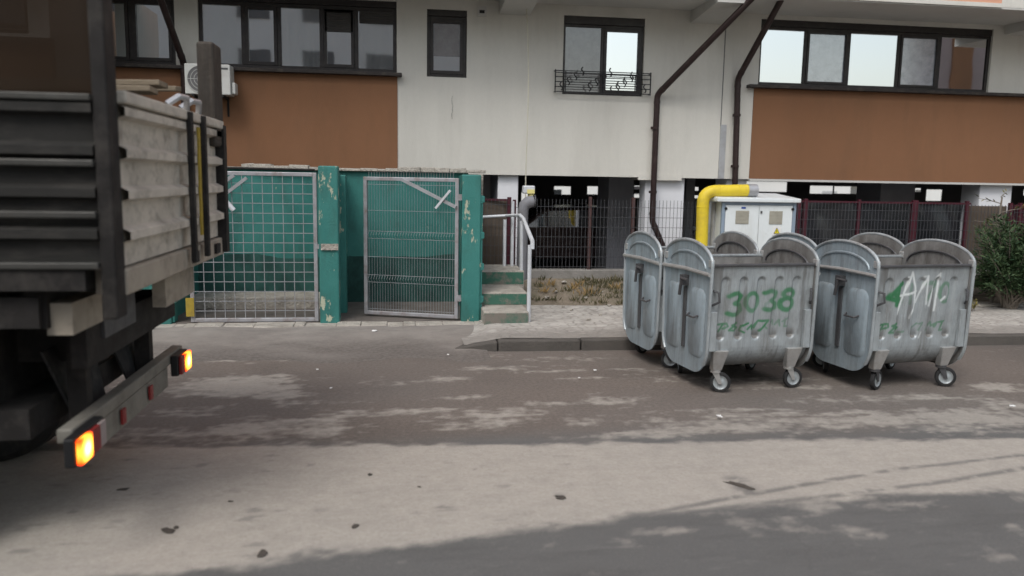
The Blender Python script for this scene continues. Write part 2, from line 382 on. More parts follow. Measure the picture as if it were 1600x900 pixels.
# streaky patches of dried silt beyond the band
patch = np.zeros_like(GX)
def blot(px, py, rx, ry, amt=1.0):
    """a blotch of silt: centre and half sizes surveyed on the road"""
    global patch
    cx, cy = on_z(px, py); x2, _ = on_z(px+rx, py); _, y2 = on_z(px, py-ry)
    hx = abs(x2-cx)+.03; hy = abs(y2-cy)+.03
    d = np.sqrt(((GX-cx)/hx)**2+((GY-cy)/hy)**2)
    patch = np.maximum(patch, amt*np.clip(1.55-d, 0, 1.2))
for b in ((385,602,78,14),(440,612,40,14),(505,668,62,18),(400,672,85,14),(690,660,60,10,.8),(780,655,60,14),(720,622,48,5,.7),(640,640,60,6,.7),
          (915,658,30,7),(1030,662,60,13),(960,625,75,8,.75),(840,630,50,4,.6),(1180,640,110,4,.7),(1180,658,130,11),(1330,655,150,12),(1330,628,160,8,.9),
          (1500,652,110,13),(1560,606,40,7,.9),(1570,632,50,12),(1430,622,70,6,.8),(560,640,60,5,.6),(470,632,80,4,.6),(300,640,60,10,.8),(230,690,80,20,.8),(330,690,60,8,.8),
          (620,598,60,5,.5),(760,575,55,5,.45),(700,592,40,4,.5),(905,590,40,3,.4),(60,640,60,20,.8),(1290,700,20,4,.4)):
    blot(*b)
far = np.clip((patch*1.05+(nw-.5)*2.7+(n2-.5)*1.5+(n4-.5)*1.3-.42)*1.25, 0, 1)*sstep(.02, .16, GY-yt+.1)
patch = np.zeros_like(GX)
for b in ((1280,793,45,7,.9),(1440,786,95,9,1),(1240,826,40,6,.8),(1215,818,60,10,.75),(1320,826,35,6,.8),(1590,832,30,9,.9),(1030,832,50,5,.55),(980,845,14,5,.6),(1590,780,30,8),(1120,800,40,4,.5),
          (1370,838,25,4,.5),(200,872,70,14,.75),(60,878,60,10,.6),(920,897,30,5,.6),(1560,870,40,6,.4)):
    blot(*b)
near = np.clip((patch+(nw-.5)*1.6+(n2-.5)*1.5+(n4-.5)*1.2-.55)*1.3, 0, 1)*sstep(0, .12, yb-GY+.05)
dust = np.maximum(np.maximum(band, far*.78), near*.6)
# dark marks in the silt: two dotted tyre trails and scattered clod smears
trail = np.zeros_like(GX)
for pts, w in (([(1000,806),(1120,782),(1260,757),(1400,734),(1600,711)], .018), ([(1030,806),(1200,785),(1330,772),(1480,752),(1600,731)], .02), ([(1150,750),(1170,768)], .05)):
    wp = [on_z(*p) for p in pts]; d = line_dist(GX+(n2-.5)*.07, GY+(n2-.5)*.05, wp)
    trail = np.maximum(trail, sstep(w*2.4, w*.4, d)*sstep(.40, .62, n4*.6+n2*.4+.08))
for k in range(60):
    px, py = random.uniform(-20, 900), random.uniform(705, 880); cx, cy = on_z(px, py)
    d = np.sqrt(((GX-cx)/random.uniform(.02,.09))**2+((GY-cy)/random.uniform(.01,.035))**2)+(n4-.5)*1.6
    trail = np.maximum(trail, sstep(1.1, .5, d)*random.uniform(.25, .75))
dust = np.clip(dust*(1-.7*trail), 0, 1)*(.8+.35*(n3)) * (.86+.28*n4)
# brown damp film near the kerb and bins
mud = sstep(5.6, 6.4, GY+(n1-.5)*.6)*(.55+.5*n3)
damp = sstep(.55, .75, n1*.6+n3*.5)*.7
damp = np.maximum(damp*.6, sstep(6.4,8.2,GX)*sstep(7.2,8.0,GY)*.9)
zz = (n3-.5)*.012+dust*.003
def road_mat():
    t = NT('patched_asphalt_with_silt')
    at = t.n('ShaderNodeAttribute'); at.attribute_name = 'wear'; sp = t.n('ShaderNodeSeparateColor'); t.l(at.outputs['Color'], sp.inputs[0])
    fine = t.noise(220, 3, .7); mid = t.noise(30, 6, .65); big = t.noise(.8, 4)
    asp = t.mix(t.ramp(fine, [(.3, 0), (.75, 1)]), (.10,.098,.095), (.172,.168,.161))
    asp = t.mix(t.math('MULTIPLY', big, .5), asp, (.105,.104,.102)); asp = t.mix(t.math('MULTIPLY', t.ramp(t.noise(3, 8, .75, stretch=(.35,1.4,1)), [(.48, 0), (.66, 1)]), .5), asp, (.085,.083,.081)); asp = t.mix(t.math('MULTIPLY', t.ramp(t.noise(5, 8, .78, stretch=(.4,1.3,1), dist=.4), [(.56, 0), (.72, 1)]), .45), asp, (.22,.21,.198))
    brown = t.mix(t.ramp(mid, [(.3, 0), (.7, 1)]), (.13,.106,.09), (.205,.172,.148))
    a = t.mix(sp.outputs[1], asp, brown)
    a = t.mix(t.math('MULTIPLY', sp.outputs[2], .45), a, (.05,.045,.042))
    silt = t.mix(t.ramp(mid, [(.3, 0), (.7, 1)]), (.365,.333,.292), (.435,.402,.355))
    silt = t.mix(t.math('MULTIPLY', t.ramp(t.noise(7, 7, .7, stretch=(.5,1,1)), [(.45, 0), (.75, 1)]), .3), silt, (.2,.185,.165))
    grit = t.ramp(t.noise(75, 2, .8), [(.60, 0), (.68, 1)]); silt = t.mix(t.math('MULTIPLY', grit, .35), silt, (.15,.135,.12))
    grit2 = t.ramp(t.noise(90, 2, .8, vec=t.coords((1,1.3,1))), [(.62, 0), (.7, 1)]); a = t.mix(t.math('MULTIPLY', grit2, .4), a, (.3,.28,.255))
    vo = t.n('ShaderNodeTexVoronoi', feature='DISTANCE_TO_EDGE'); vo.inputs['Scale'].default_value = .75
    wv = t.n('ShaderNodeVectorMath', operation='ADD'); nv = t.n('ShaderNodeTexNoise'); nv.inputs['Scale'].default_value = 2.2; nv.inputs['Detail'].default_value = 6
    t.l(t.coords(), nv.inputs['Vector']); t.l(t.coords(), wv.inputs[0]); t.l(nv.outputs['Color'], wv.inputs[1]); t.l(wv.outputs[0], vo.inputs['Vector'])
    crack = t.math('MULTIPLY', t.ramp(vo.outputs['Distance'], [(.002, 1), (.010, 0)]), t.ramp(t.noise(.6, 3), [(.5, 0), (.7, .3)])); a = t.mix(crack, a, (.035,.032,.03))
    k = t.math('ADD', sp.outputs[0], t.math('MULTIPLY', t.math('SUBTRACT', t.noise(55, 4, .7), .5), .35))
    kk = t.n('ShaderNodeClamp'); t.l(k, kk.inputs[0])
    a = t.mix(kk.outputs[0], a, silt)
    r = t.mix(sp.outputs[2], .92, .62)
    t.bsdf(a, r, 0, t.math('ADD', fine, t.math('MULTIPLY', mid, .8)), .008, .55, .3); return t.m
structure(grid_mesh('road', np.stack([GX, GY, zz], -1), road_mat(), {'wear': np.stack([dust, mud, damp], -1)}))

# pavement of small concrete setts behind the kerb
def sett_mat():
    t = NT('rough_pale_setts')
    b = t.n('ShaderNodeTexVoronoi'); b.inputs['Scale'].default_value = 11; b.inputs['Randomness'].default_value = .8
    e = t.n('ShaderNodeTexVoronoi', feature='DISTANCE_TO_EDGE'); e.inputs['Scale'].default_value = 11; e.inputs['Randomness'].default_value = .8
    v = t.coords((.75,1.15,1)); t.l(v, b.inputs['Vector']); t.l(v, e.inputs['Vector'])
    col = t.mix(t.ramp(b.outputs['Color'], [(0, 0), (1, 1)]), (.34,.315,.285), (.56,.53,.485))
    joint = t.math('MULTIPLY', t.ramp(e.outputs['Distance'], [(.0, 1), (.19, 0)]), t.ramp(t.noise(4, 4), [(.35, .15), (.65, .9)]))
    a0 = t.mix(joint, col, (.13,.115,.10))
    sep = t.n('ShaderNodeSeparateXYZ'); t.l(t.geo.outputs['Object'], sep.inputs[0])
    near = t.ramp(t.math('ADD', sep.outputs[1], t.math('MULTIPLY', t.noise(2.5, 6, .7), .8)), [(0, 1), (1, 1)])
    st_ = t.n('ShaderNodeMapRange'); t.l(t.math('ADD', sep.outputs[1], t.math('MULTIPLY', t.noise(2.5, 6, .7), .8)), st_.inputs['Value']); st_.inputs['From Min'].default_value = 10.35; st_.inputs['From Max'].default_value = 9.95
    a0 = t.mix(t.math('MULTIPLY', st_.outputs[0], .8), a0, t.mix(t.noise(20, 5, .7), (.13,.118,.105), (.24,.22,.198)))
    k = t.ramp(t.noise(3, 8, .7), [(.45, 0), (.68, 1)])
    a = t.mix(t.math('MULTIPLY', k, .5), a0, (.24,.22,.195))
    a = t.mix(t.math('MULTIPLY', t.noise(45, 4), .35), a, (.46,.43,.39))
    t.bsdf(a, .93, 0, t.math('ADD', t.math('MULTIPLY', joint, -1.0), t.noise(30, 4)), .015, .7); return t.m
KY = 9.1
px = np.concatenate([np.linspace(.74, 1.4, 14, endpoint=False), np.linspace(1.4, 40, 290)]); py = np.linspace(KY+.15, 11.7, 30); PX, PY = np.meshgrid(px, py)
structure(grid_mesh('pavement', np.stack([PX, PY, .05+.075*sstep(.74,1.25,PX)+(fbm(PX*1.5, PY*1.5, 4, 5)-.5)*.03], -1), sett_mat()))
# kerb of concrete stones with open joints, dropped where it meets the apron
kb = MB(); x = 1.12
kb.hexa([(.62,KY+.10,-.05),(x,KY,-.05),(x,KY+.15,-.05),(.72,KY+.26,-.05),(.62,KY+.10,.03),(x,KY,.12),(x,KY+.15,.122),(.72,KY+.26,.035)])
x += .012
while x < 40:
    L = .98; dz = random.uniform(-.006,.006); dy = random.uniform(-.006,.006)
    kb.box(x, x+L, KY+dy, KY+.15+dy, -.05, .13+dz); x += L+.014
structure(kb.build('kerb', M['kerb'], bevel=.018))
# concrete apron rising to the gates, with a broken pale edge at the threshold
axs = np.linspace(-12, 1.0, 260); ays = np.linspace(8.55, 10.72, 60); AX, AY = np.meshgrid(axs, ays)
tt = (AY-8.55)/(10.72-8.55)
AZ = .010+.071*sstep(.15, .9, tt)+(fbm(AX*1.2, AY*1.2, 4, 9)-.5)*.03*np.minimum(1, tt*4)-.03*(1-sstep(0,.12,tt))
xe = AX.copy(); 
AX2 = np.minimum(AX, 1.0); 
def apron_mat():
    t = NT('worn_concrete_apron'); at = t.n('ShaderNodeAttribute'); at.attribute_name = 'wear'; sp = t.n('ShaderNodeSeparateColor'); t.l(at.outputs['Color'], sp.inputs[0])
    fine = t.noise(160, 3, .7); mid = t.noise(22, 6, .65)
    c = t.mix(t.ramp(t.noise(1.3, 7, .65), [(.3, 0), (.7, 1)]), (.17,.15,.134), (.275,.248,.222))
    c = t.mix(t.math('MULTIPLY', t.ramp(t.noise(2.3, 9, .72, stretch=(.7,1.6,1)), [(.5, 0), (.68, 1)]), .5), c, (.10,.088,.08))
    b = t.mix(t.ramp(mid, [(.3, 0), (.7, 1)]), (.082,.070,.062), (.14,.122,.108))
    a = t.mix(sp.outputs[0], c, b); a = t.mix(t.math('MULTIPLY', t.math('MULTIPLY', fine, mid), .5), a, (.4,.37,.34))
    t.bsdf(a, .93, 0, t.math('ADD', fine, mid), .008, .5, .3); return t.m
wear = np.clip(sstep(.62, .12, tt+(fbm(AX*1.1, AY*2, 5, 71)-.5)*.7), 0, 1)
structure(grid_mesh('driveway', np.stack([AX2, AY+(fbm(AX*1.3, AY*0, 4, 77)-.5)*.5*(1-tt), AZ], -1), apron_mat(), {'wear': np.stack([wear]*3, -1)}))
th = MB(); x = -6
while x < 2.0:
    w = random.uniform(.12,.5); y0 = 10.36+random.uniform(-.03,.03); z = .085+random.uniform(-.01,.012)
    th.hexa([(x,y0,.03),(x+w,y0+random.uniform(-.03,.03),.03),(x+w,10.62,.03),(x,10.62,.03),(x+.01,y0+.03,z),(x+w-.005,y0+.04,z),(x+w,10.62,z+.01),(x,10.62,z+.01)]); x += w
structure(th.build('threshold_kerb', M['pale_conc'], bevel=.012))
structure(MB().box(-6.5,1.05,10.62,12.5,-.05,.092).build('enclosure_floor', M['slab']))
# earth bank between pavement and the low wall
sx = np.linspace(1.8, 40, 420); sy = np.linspace(11.62, 12.5, 36); SX, SY = np.meshgrid(sx, sy); st = (SY-11.62)/.88
SZ = .10+.34*sstep(0,1,st)+(fbm(SX*2.2, SY*3, 5, 13)-.5)*.16*np.sin(np.clip(st,0,1)*PI*.9+.25)
structure(grid_mesh('earth_bank', np.stack([SX, SY, SZ], -1), M['soil']))
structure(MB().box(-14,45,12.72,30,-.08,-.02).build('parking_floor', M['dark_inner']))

# ================================================================== APARTMENT BUILDING
bld = thing('apartment_building', 'cream and brown apartment block on pillars over open parking, filling the background', 'building', (3, FY, 0))
def loc(o):   # keep world coordinates when parented to a placed Empty
    r = o.parent
    o.location = -Vector(r.location) if not r.rotation_euler.z else o.location
    return o
def bp(mb, name, mat, **kw): return loc(mb.build(name, mat, bld, **kw))

ZB, ZT = 2.07, 4.875
wins = []   # openings x0,x1,z0,z1
zl = 3.68
LX = fx(178, 100)                # corner of the projecting bay at the left
strip_l = (fx(312), fx(620), zl, 4.80); strip_r = (fx(1185), fx(1546), zl+.02, 4.80)
side_w = (-6.2, fx(276), zl, 4.80)
small_w = (fx(667), fx(729), 3.64, 4.71); french = (fx(879), fx(1005), 3.43, 4.71)
openings = [strip_l, strip_r, side_w, small_w, french]
BL1 = fx(621); BR0 = fx(1179)
def wall_cells(x0, x1, z0, z1, ops, Y, mb, depth=.13):
    X = sorted({x0, x1, *[v for o in ops for v in o[:2] if x0 < v < x1]}); Z = sorted({z0, z1, *[v for o in ops for v in o[2:] if z0 < v < z1]})
    for a, b in zip(X, X[1:]):
        for c, d in zip(Z, Z[1:]):
            mx, mz = (a+b)/2, (c+d)/2
            if any(o[0] < mx < o[1] and o[2] < mz < o[3] for o in ops): continue
            mb.quad((a,Y,c),(b,Y,c),(b,Y,d),(a,Y,d))
    for o in ops:
        a, b, c, d = max(o[0],x0), min(o[1],x1), max(o[2],z0), min(o[3],z1)
        if a >= b or c >= d: continue
        mb.quad((a,Y,c),(a,Y+depth,c),(a,Y+depth,d),(a,Y,d)); mb.quad((b,Y,c),(b,Y,d),(b,Y+depth,d),(b,Y+depth,c))
        mb.quad((a,Y,d),(a,Y+depth,d),(b,Y+depth,d),(b,Y,d)); mb.quad((a,Y,c),(b,Y,c),(b,Y+depth,c),(a,Y+depth,c))
w = MB(); wall_cells(BL1, BR0, ZB, ZT, openings, FY, w)
wall_cells(-6.4, BL1, 3.62, ZT, openings, FY, w); wall_cells(BR0, 24, 3.62, ZT, openings, FY, w)
w.box(-6.4, 24, FY+.14, FY+.3, ZB+.02, ZT)          # core behind the render coat
bp(w, 'wall', M['stucco'], fix=False)
bw = MB(); bw.box(-6.4, BL1, FY-.015, FY+.13, ZB, 3.62); bp(bw, 'wall_panel', M['brown'])
bw = MB(); bw.box(BR0, 24, FY-.015, FY+.13, ZB+.01, 3.64); bp(bw, 'wall_panel', M['brown'])
# drip edge along the bottom of the wall, and the drop beam above the downpipe pillar
bp(MB().box(BR0, 24, FY-.03, FY+.1, ZB-.028, ZB+.008), 'drip_edge', M['soffit'])
bp(MB().box(fx(1003), fx(1072), FY-.012, FY+.5, ZB-.045, ZB+.06), 'pillar_cap', M['stucco'])
# ledges
for a, b, z in ((-6.4, fx(628), zl-.065), (fx(1167), 24, zl-.05)):
    bp(MB().box(a, b, FY-.14, FY+.02, z, z+.055), 'ledge', M['ledge'], bevel=.008)
# projecting bay at the far left
by = 11.2
bay = MB(); bop = [(-9.4, LX-.25, 3.72, 4.7)]
wall_cells(-12, LX, 3.66, ZT, bop, by, bay); bay.quad((LX,by,ZB),(LX,FY,ZB),(LX,FY,ZT),(LX,by,ZT))
bay.quad((-12,by+.14,ZB),(LX,by+.14,ZB),(LX,by+.14,ZT),(-12,by+.14,ZT)); bay.quad((-12,by,ZB),(LX,by,ZB),(LX,FY,ZB),(-12,FY,ZB))
bp(bay, 'bay_wall', M['stucco'], fix=False)
bp(MB().box(-12, LX+.012, by-.015, by+.1, ZB, 3.6), 'wall_panel', M['brown'])
bp(MB().box(-12, LX+.05, by-.12, by+.02, 3.60, 3.66), 'ledge', M['ledge'])
# storeys above: overhanging slab, its beams and the upper wall
OY = 12.3
bp(MB().box(-14, 26, OY, 26, ZT, ZT+.1), 'soffit', M['soffit'])
for a, b in ((-14, fx(1310, 0)), ):
    pass
xa = on_y(1565, 6, OY)[0]
bp(MB().box(-14, xa, OY-.004, OY+.3, ZT+.087, 16), 'upper_wall', M['peach'])
bp(MB().box(xa+.002, 26, OY-.004, OY+.3, ZT+.03, 16), 'upper_wall', M['stucco'])
bp(MB().box(-14, xa, OY-.03, OY+.3, ZT+.02, ZT+.085), 'slab_edge', M['stucco'])
for c in (808, 1108):
    c0 = fx(c-28, 10); c1 = fx(c+20, 10)
    bp(MB().hexa([(c0,OY+.02,ZT-.10),(c1,OY+.02,ZT-.10),(c1,FY,ZT-.2),(c0,FY,ZT-.2),(c0,OY+.02,ZT+.01),(c1,OY+.02,ZT+.01),(c1,FY,ZT+.01),(c0,FY,ZT+.01)]), 'beam', M['soffit'])
bp(MB().box(fx(1572,30), fx(1640,30), OY+.02, FY, ZT-.16, ZT+.01), 'beam', M['soffit'])
bp(MB().box(-14,26,26,26.3,-.1,16), 'rear_upper_wall', M['greywall']) if False else None
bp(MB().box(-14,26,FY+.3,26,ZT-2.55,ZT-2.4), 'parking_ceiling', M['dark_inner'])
bp(MB().box(-14,26,FY+.3,26,16,16.2), 'roof', M['greywall'])
bp(MB().box(-14,26,25.8,26,ZT-2.4,16), 'rear_wall', M['greywall'])

# windows ------------------------------------------------------------
def window(op, name_parent, bays, Y, frame_w=.055, panes=None, sash=.045, head=0, depth=.10, shutter=None):
    """op opening; bays: x limits of each light; panes: material per light (curtain/net noted)"""
    x0, x1, z0, z1 = op; f = MB(); yf = Y+.05
    zt = z1-head
    f.box(x0, x0+frame_w, yf, yf+.07, z0, zt); f.box(x1-frame_w, x1, yf, yf+.07, z0, zt)
    f.box(x0+frame_w, x1-frame_w, yf, yf+.07, z0, z0+frame_w); f.box(x0+frame_w, x1-frame_w, yf, yf+.07, zt-frame_w, zt)
    for b in bays[1:-1]: f.box(b-frame_w*.55, b+frame_w*.55, yf+.002, yf+.068, z0+frame_w, zt-frame_w)
    if head: f.box(x0, x1, yf-.02, yf+.07, zt+.001, z1)
    fr = loc(f.build('window', M['frame'], name_parent, bevel=.006))
    for i, (a, b) in enumerate(zip(bays, bays[1:])):
        a2 = a+frame_w*(.56 if i else 1); b2 = b-frame_w*(.56 if i < len(bays)-2 else 1); mt, isash = panes[i]
        c0, c1 = z0+frame_w, zt-frame_w
        if isash:
            s = MB(); q = sash
            s.box(a2, a2+q, yf-.012, yf+.05, c0, c1); s.box(b2-q, b2, yf-.012, yf+.05, c0, c1)
            s.box(a2+q, b2-q, yf-.012, yf+.05, c0, c0+q); s.box(a2+q, b2-q, yf-.012, yf+.05, c1-q, c1)
            ss = s.build('sash', M['frame'], fr); a2 += q; b2 -= q; c0 += q; c1 -= q
        p = MB().box(a2, b2, yf+.022, yf+.03, c0, c1).build('pane', M[mt], fr)
    if shutter:
        for (i, drop) in shutter:
            a, b = bays[i]+frame_w, bays[i+1]-frame_w; sb = MB(); z = zt-frame_w; zb = z-drop
            while z > zb+.01:
                sb.box(a-.01, b+.01, yf-.012, yf+.0, z-.036, z-.002); z -= .038
            sb.build('roller_shutter', M['shutter'], fr)
    return fr
rb = [strip_r[0]] + [fx(p) for p in (1258, 1326, 1404, 1468)] + [strip_r[1]-.02]
window(strip_r, bld, rb, FY, .05, [('pane',0),('pane_net',1),('pane',0),('pane_net',1),('pane',0)], .04, .11)
lb = [strip_l[0]] + [fx(p) for p in (381, 437, 503, 557)] + [strip_l[1]]
window(strip_l, bld, lb, FY, .06, [('pane_lace',0),('pane_dim',1),('pane_lace',0),('pane_dim',1),('pane_lace',0)], .05, .1, shutter=[(3,.34),(4,.2)])
sbay = [side_w[0], -5.3, fx(206), side_w[1]]
window(side_w, bld, sbay, FY, .06, [('pane_dim',0),('pane_dim',1),('pane_dim',1)], .05, .1)
sw = window(small_w, bld, [small_w[0], small_w[1]], FY, .06, [('pane_dim',1)], .05, .1)
MB().box(small_w[0]+.115, small_w[1]-.115, FY+.066, FY+.0715, 3.98, 4.5).build('blind', M['pane_curtain'], sw)
window(french, bld, [french[0], fx(941), french[1]], FY, .045, [('pane_curtain',0),('pane',1)], .05, .13)
window(bop[0], bld, [-9.4,-8.2,-7.0,LX-1.1,LX-.25], by, .06, [('pane_dim',0)]*4, .05, .08)
# curtains and flower pots seen in the left strip window's glass are left to the panes' reflections
# wrought-iron balustrade before the french window
rl = MB(); x0, x1 = fx(866), fx(1014); zb0, zb1 = 3.46, 3.80; yb_ = FY-.1
for z in (zb0, zb0+.08, zb0+.16, zb0+.24, zb1-.03, zb1): rl.bar((x0,yb_,z),(x1,yb_,z), .014)
for x in (x0, x1):
    rl.bar((x,yb_,zb0-.02),(x,yb_,zb1+.02), .018)
    for z in (zb0, zb1): rl.bar((x,yb_,z),(x,FY+.01,z), .014)
k = 0
for x in lin(x0+.1, x1-.1, 13):
    z = zb0+.02+((k*5) % 4)*.085; k += 1
    pts = [(x+.022*math.sin(t*PI*2), yb_-.012, z+t*.13) for t in lin(0,1,9)]; rl.tube(pts, .011, 6)
for x in (fx(882), fx(941), fx(999)): rl.bar((x,yb_,zb0),(x,yb_,zb1), .014)
bp(rl, 'balustrade', M['black'])
# little vent, hairline crack, movement joint with cover strip
v = bp(MB().box(fx(746,15), fx(760,15), FY-.02, FY+.01, on_y(750,26,FY)[1], on_y(750,10,FY)[1]), 'vent_cover', M['soffit'])
vv = MB().box(fx(749,15), fx(757,15), FY-.024, FY-.0205, on_y(750,21,FY)[1], on_y(750,16,FY)[1]).build('vent_slot', M['black'], v)
cr = MB(); q0 = None
for y in range(150, 190, 4):
    q = on_y(707+random.uniform(-1.2,1.2), y, FY-.004); 
    if q0: cr.bar((q0[0],FY-.003,q0[1]),(q[0],FY-.003,q[1]),.006,.004)
    q0 = q
bp(cr, 'wall_crack', M['dark_inner'])
bp(MB().box(fx(1130,120)-.008, fx(1130,120)+.008, FY-.004, FY+.002, ZB+.9, ZT), 'movement_joint', M['dark_inner'])
bp(MB().box(fx(1124,230), fx(1133,230), FY-.02, FY+.004, ZB, on_y(1130,195,FY)[1]), 'joint_cover', M['galv'])
# downpipes: from the slab edge back to the wall, down, and off along the pillar
def downpipe(pts, r=.051):
    out = []
    for i, p in enumerate(pts):
        p = Vector(p)
        if 0 < i < len(pts)-1:
            a = (Vector(pts[i-1])-p).normalized()*.07; b = (Vector(pts[i+1])-p).normalized()*.07
            for t in (0,.25,.5,.75,1): out.append((p+a)*(1-t)**2+2*t*(1-t)*p+(p+b)*t*t)
        else: out.append(p)
    mb = MB().tube(out, r, 14)
    for i in range(1, len(pts)-1):
        for q in (pts[i-1], pts[i+1]):
            d = (Vector(q)-Vector(pts[i])).normalized()
            if Vector(q).y > FY-.3 or True:
                c = Vector(pts[i])+d*.1; mb.cyl(c, c+d*.05, r*1.1, 14)
    return bp(mb, 'downpipe', M['pipe'], smooth=True)
yd = FY-.09
def P(x, y, Y): q = on_y(x, y, Y); return (q[0], Y, q[1])
downpipe([P(1186,-14,OY-.1), P(1027,148,yd), P(1019,345,yd), P(1042,400,yd)])
downpipe([P(1228,-14,OY+.1), P(1153,123,yd), P(1147,330,yd)])
downpipe([P(247,-12,OY+.2), P(287,98,yd), P(291,300,yd)])
for (x, y) in ((1023,200),(1020,300),(1151,180),(1148,260)):
    q = P(x, y, yd); bp(MB().lathe(q, (0,0,1), [(-.02,.07),(.02,.07)], 14).box(q[0]-.012,q[0]+.012,yd,FY+.01,q[2]-.012,q[2]+.012), 'pipe_clip', M['pipe'])
# pillars under the wall
def pillar(a, b, Yf, d, mat, front=None):
    o = bp(MB().box(a, b, Yf, Yf+d, -.05, ZB+.3), 'pillar', mat, bevel=.01)
    if front: loc2 = MB().box(a-.002, b+.002, Yf-.004, Yf+.02, -.05, ZB-.002).build('painted_face', M[front], o)
def px_f(x): return on_y(x, 300, FY+.1)[0]
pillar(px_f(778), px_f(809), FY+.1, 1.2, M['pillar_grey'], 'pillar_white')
pillar(px_f(1008), px_f(1069), FY+.1, .35, M['pillar_white'])
pillar(px_f(1134), px_f(1166), FY+.1, .5, M['pillar_white'])
pillar(px_f(1531), px_f(1581), FY+.1, .5, M['pillar_white'])
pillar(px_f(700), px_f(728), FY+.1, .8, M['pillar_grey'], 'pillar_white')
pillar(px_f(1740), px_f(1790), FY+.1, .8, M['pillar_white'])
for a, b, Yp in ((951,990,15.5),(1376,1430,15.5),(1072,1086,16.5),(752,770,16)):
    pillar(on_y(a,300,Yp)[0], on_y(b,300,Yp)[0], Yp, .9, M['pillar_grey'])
# back of the parking: a wall with high openings towards the bright street beyond
YB = 22.0
ops = []
for a, b, t0, t1 in ((866,892,291,304),(918,948,291,304),(991,1002,290,296),(991,1002,302,309),(1075,1092,292,298),(1075,1092,305,310),(1166,1230,283,300),(1266,1302,290,303),(1304,1345,291,303),(1430,1440,294,300),(1448,1472,296,314),(815,828,296,400),(1600,1650,296,306),(560,600,290,306),(640,690,290,306)):
    xa_, zt_ = on_y(a, t0, YB); xb_, zb_ = on_y(b, t1, YB); ops.append((xa_, xb_, zb_, zt_))
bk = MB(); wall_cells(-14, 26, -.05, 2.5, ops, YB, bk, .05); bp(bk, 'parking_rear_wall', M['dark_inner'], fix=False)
for a, b in ((-14,-13.8),(25.8,26)): bp(MB().box(a, b, FY+.3, 26, -.1, 16), 'end_wall', M['greywall'])

# pale block across the back street, seen through the parking's openings
pb = thing('back_street_house', 'pale house glimpsed through the slots at the back of the parking', 'house', (8, 70, 0))
loc(MB().box(-60, 75, 70, 76, -.05, 2.6).build('wall', M['palewall'], pb))
loc(MB().box(-60.3, 75.3, 69.7, 76, 2.6, 2.8).build('eaves', M['truck_gate'], pb))

random.seed(31)
for k in range(46):
    x = -30+k*2.3+random.uniform(-.5,.5); z = random.choice((-.05,.3,.9)); loc(MB().box(x, x+random.uniform(.5,1.5), 69.96, 70.02, z, z+random.uniform(.5,1.6)).build('window', M['pane_dim'] if k % 3 else M['greywall'], pb))
def parked_car(name, label, x, y, L=4.2, col='car_dark'):
    c = thing(name, label, 'car', (x, y, 0)); h = .82
    side = [(-L/2,.35),(-L/2,.75),(-L/2+.1,.92),(-L*.24,1.0),(-L*.11,1.42),(L*.2,1.46),(L*.37,1.02),(L/2-.05,.9),(L/2,.6),(L/2,.35)]
    MB().prism([(a,-h,b) for a, b in side], (0,2*h,0)).build('body', M[col], c, bevel=.06)
    MB().prism([(a,-h-.004,b) for a, b in ((-L*.2,1.02),(-L*.09,1.36),(L*.18,1.4),(L*.31,1.04))], (0,.003,0)).build('side_window', M['pane_dim'], c)
    for a in (-L*.31, L*.31): MB().lathe((a,-h-.01,.3),(0,1,0),[(0,.0),(0,.2),(.02,.3),(.2,.3)],24).build('wheel', M['black_rubber'], c, smooth=True)
    MB().box(-L/2-.02,-L/2+.02,-.7,-.45,.62,.76).build('tail_light', M['lamp_red'], c); return c
M['car_dark'] = worn('dark_car_paint', (.05,.03,.03), .25, .2, .05, 2, None, 0, 0); M['car_grey'] = worn('grey_car_paint', (.3,.3,.31), .25, .3, .05, 2, None, 0, 0)
parked_car('parked_car', 'dark reddish car parked in the shade under the building, behind the handrail', 3.4, 17.2)
parked_car('parked_car', 'grey car parked in the shade under the building, behind the gas cabinet', 8.6, 17.6, 4.3, 'car_grey')
# blocks across the street behind the viewer (they show only as reflections and take sky light away)
ob = thing('street_block', 'grey rendered apartment block across the street, mirrored in the left windows', 'building', (-14, -15, 0))
loc(MB().box(-44, 3.4, -27, -15, 0, 12.4).build('wall', M['palewall'], ob)); loc(MB().box(-44.3, 3.7, -27, -14.7, 12.4, 12.7).build('roof', M['dark_inner'], ob))
for x in np.arange(-42, 0, 3.1):
    for z in (1.2, 4.0, 6.8, 9.6): loc(MB().box(x, x+1.5, -15.001, -14.95, z, z+1.35).build('window', M['dark_inner'] if (int(x)+int(z)) % 3 else M['curtain'], ob))
ob = thing('pink_block', 'pinkish rendered block across the street, mirrored in the right windows', 'building', (34, -13, 0))
loc(MB().box(27.6, 48, -15, -13, 0, 17).build('wall', M['pinkwall'], ob)); loc(MB().box(27.3, 48, -15.2, -12.7, 17, 17.4).build('roof', M['dark_inner'], ob))
loc(MB().box(29.0, 30.2, -13.05, -12.9, 0, 17).build('wall_panel', M['brown'], ob))

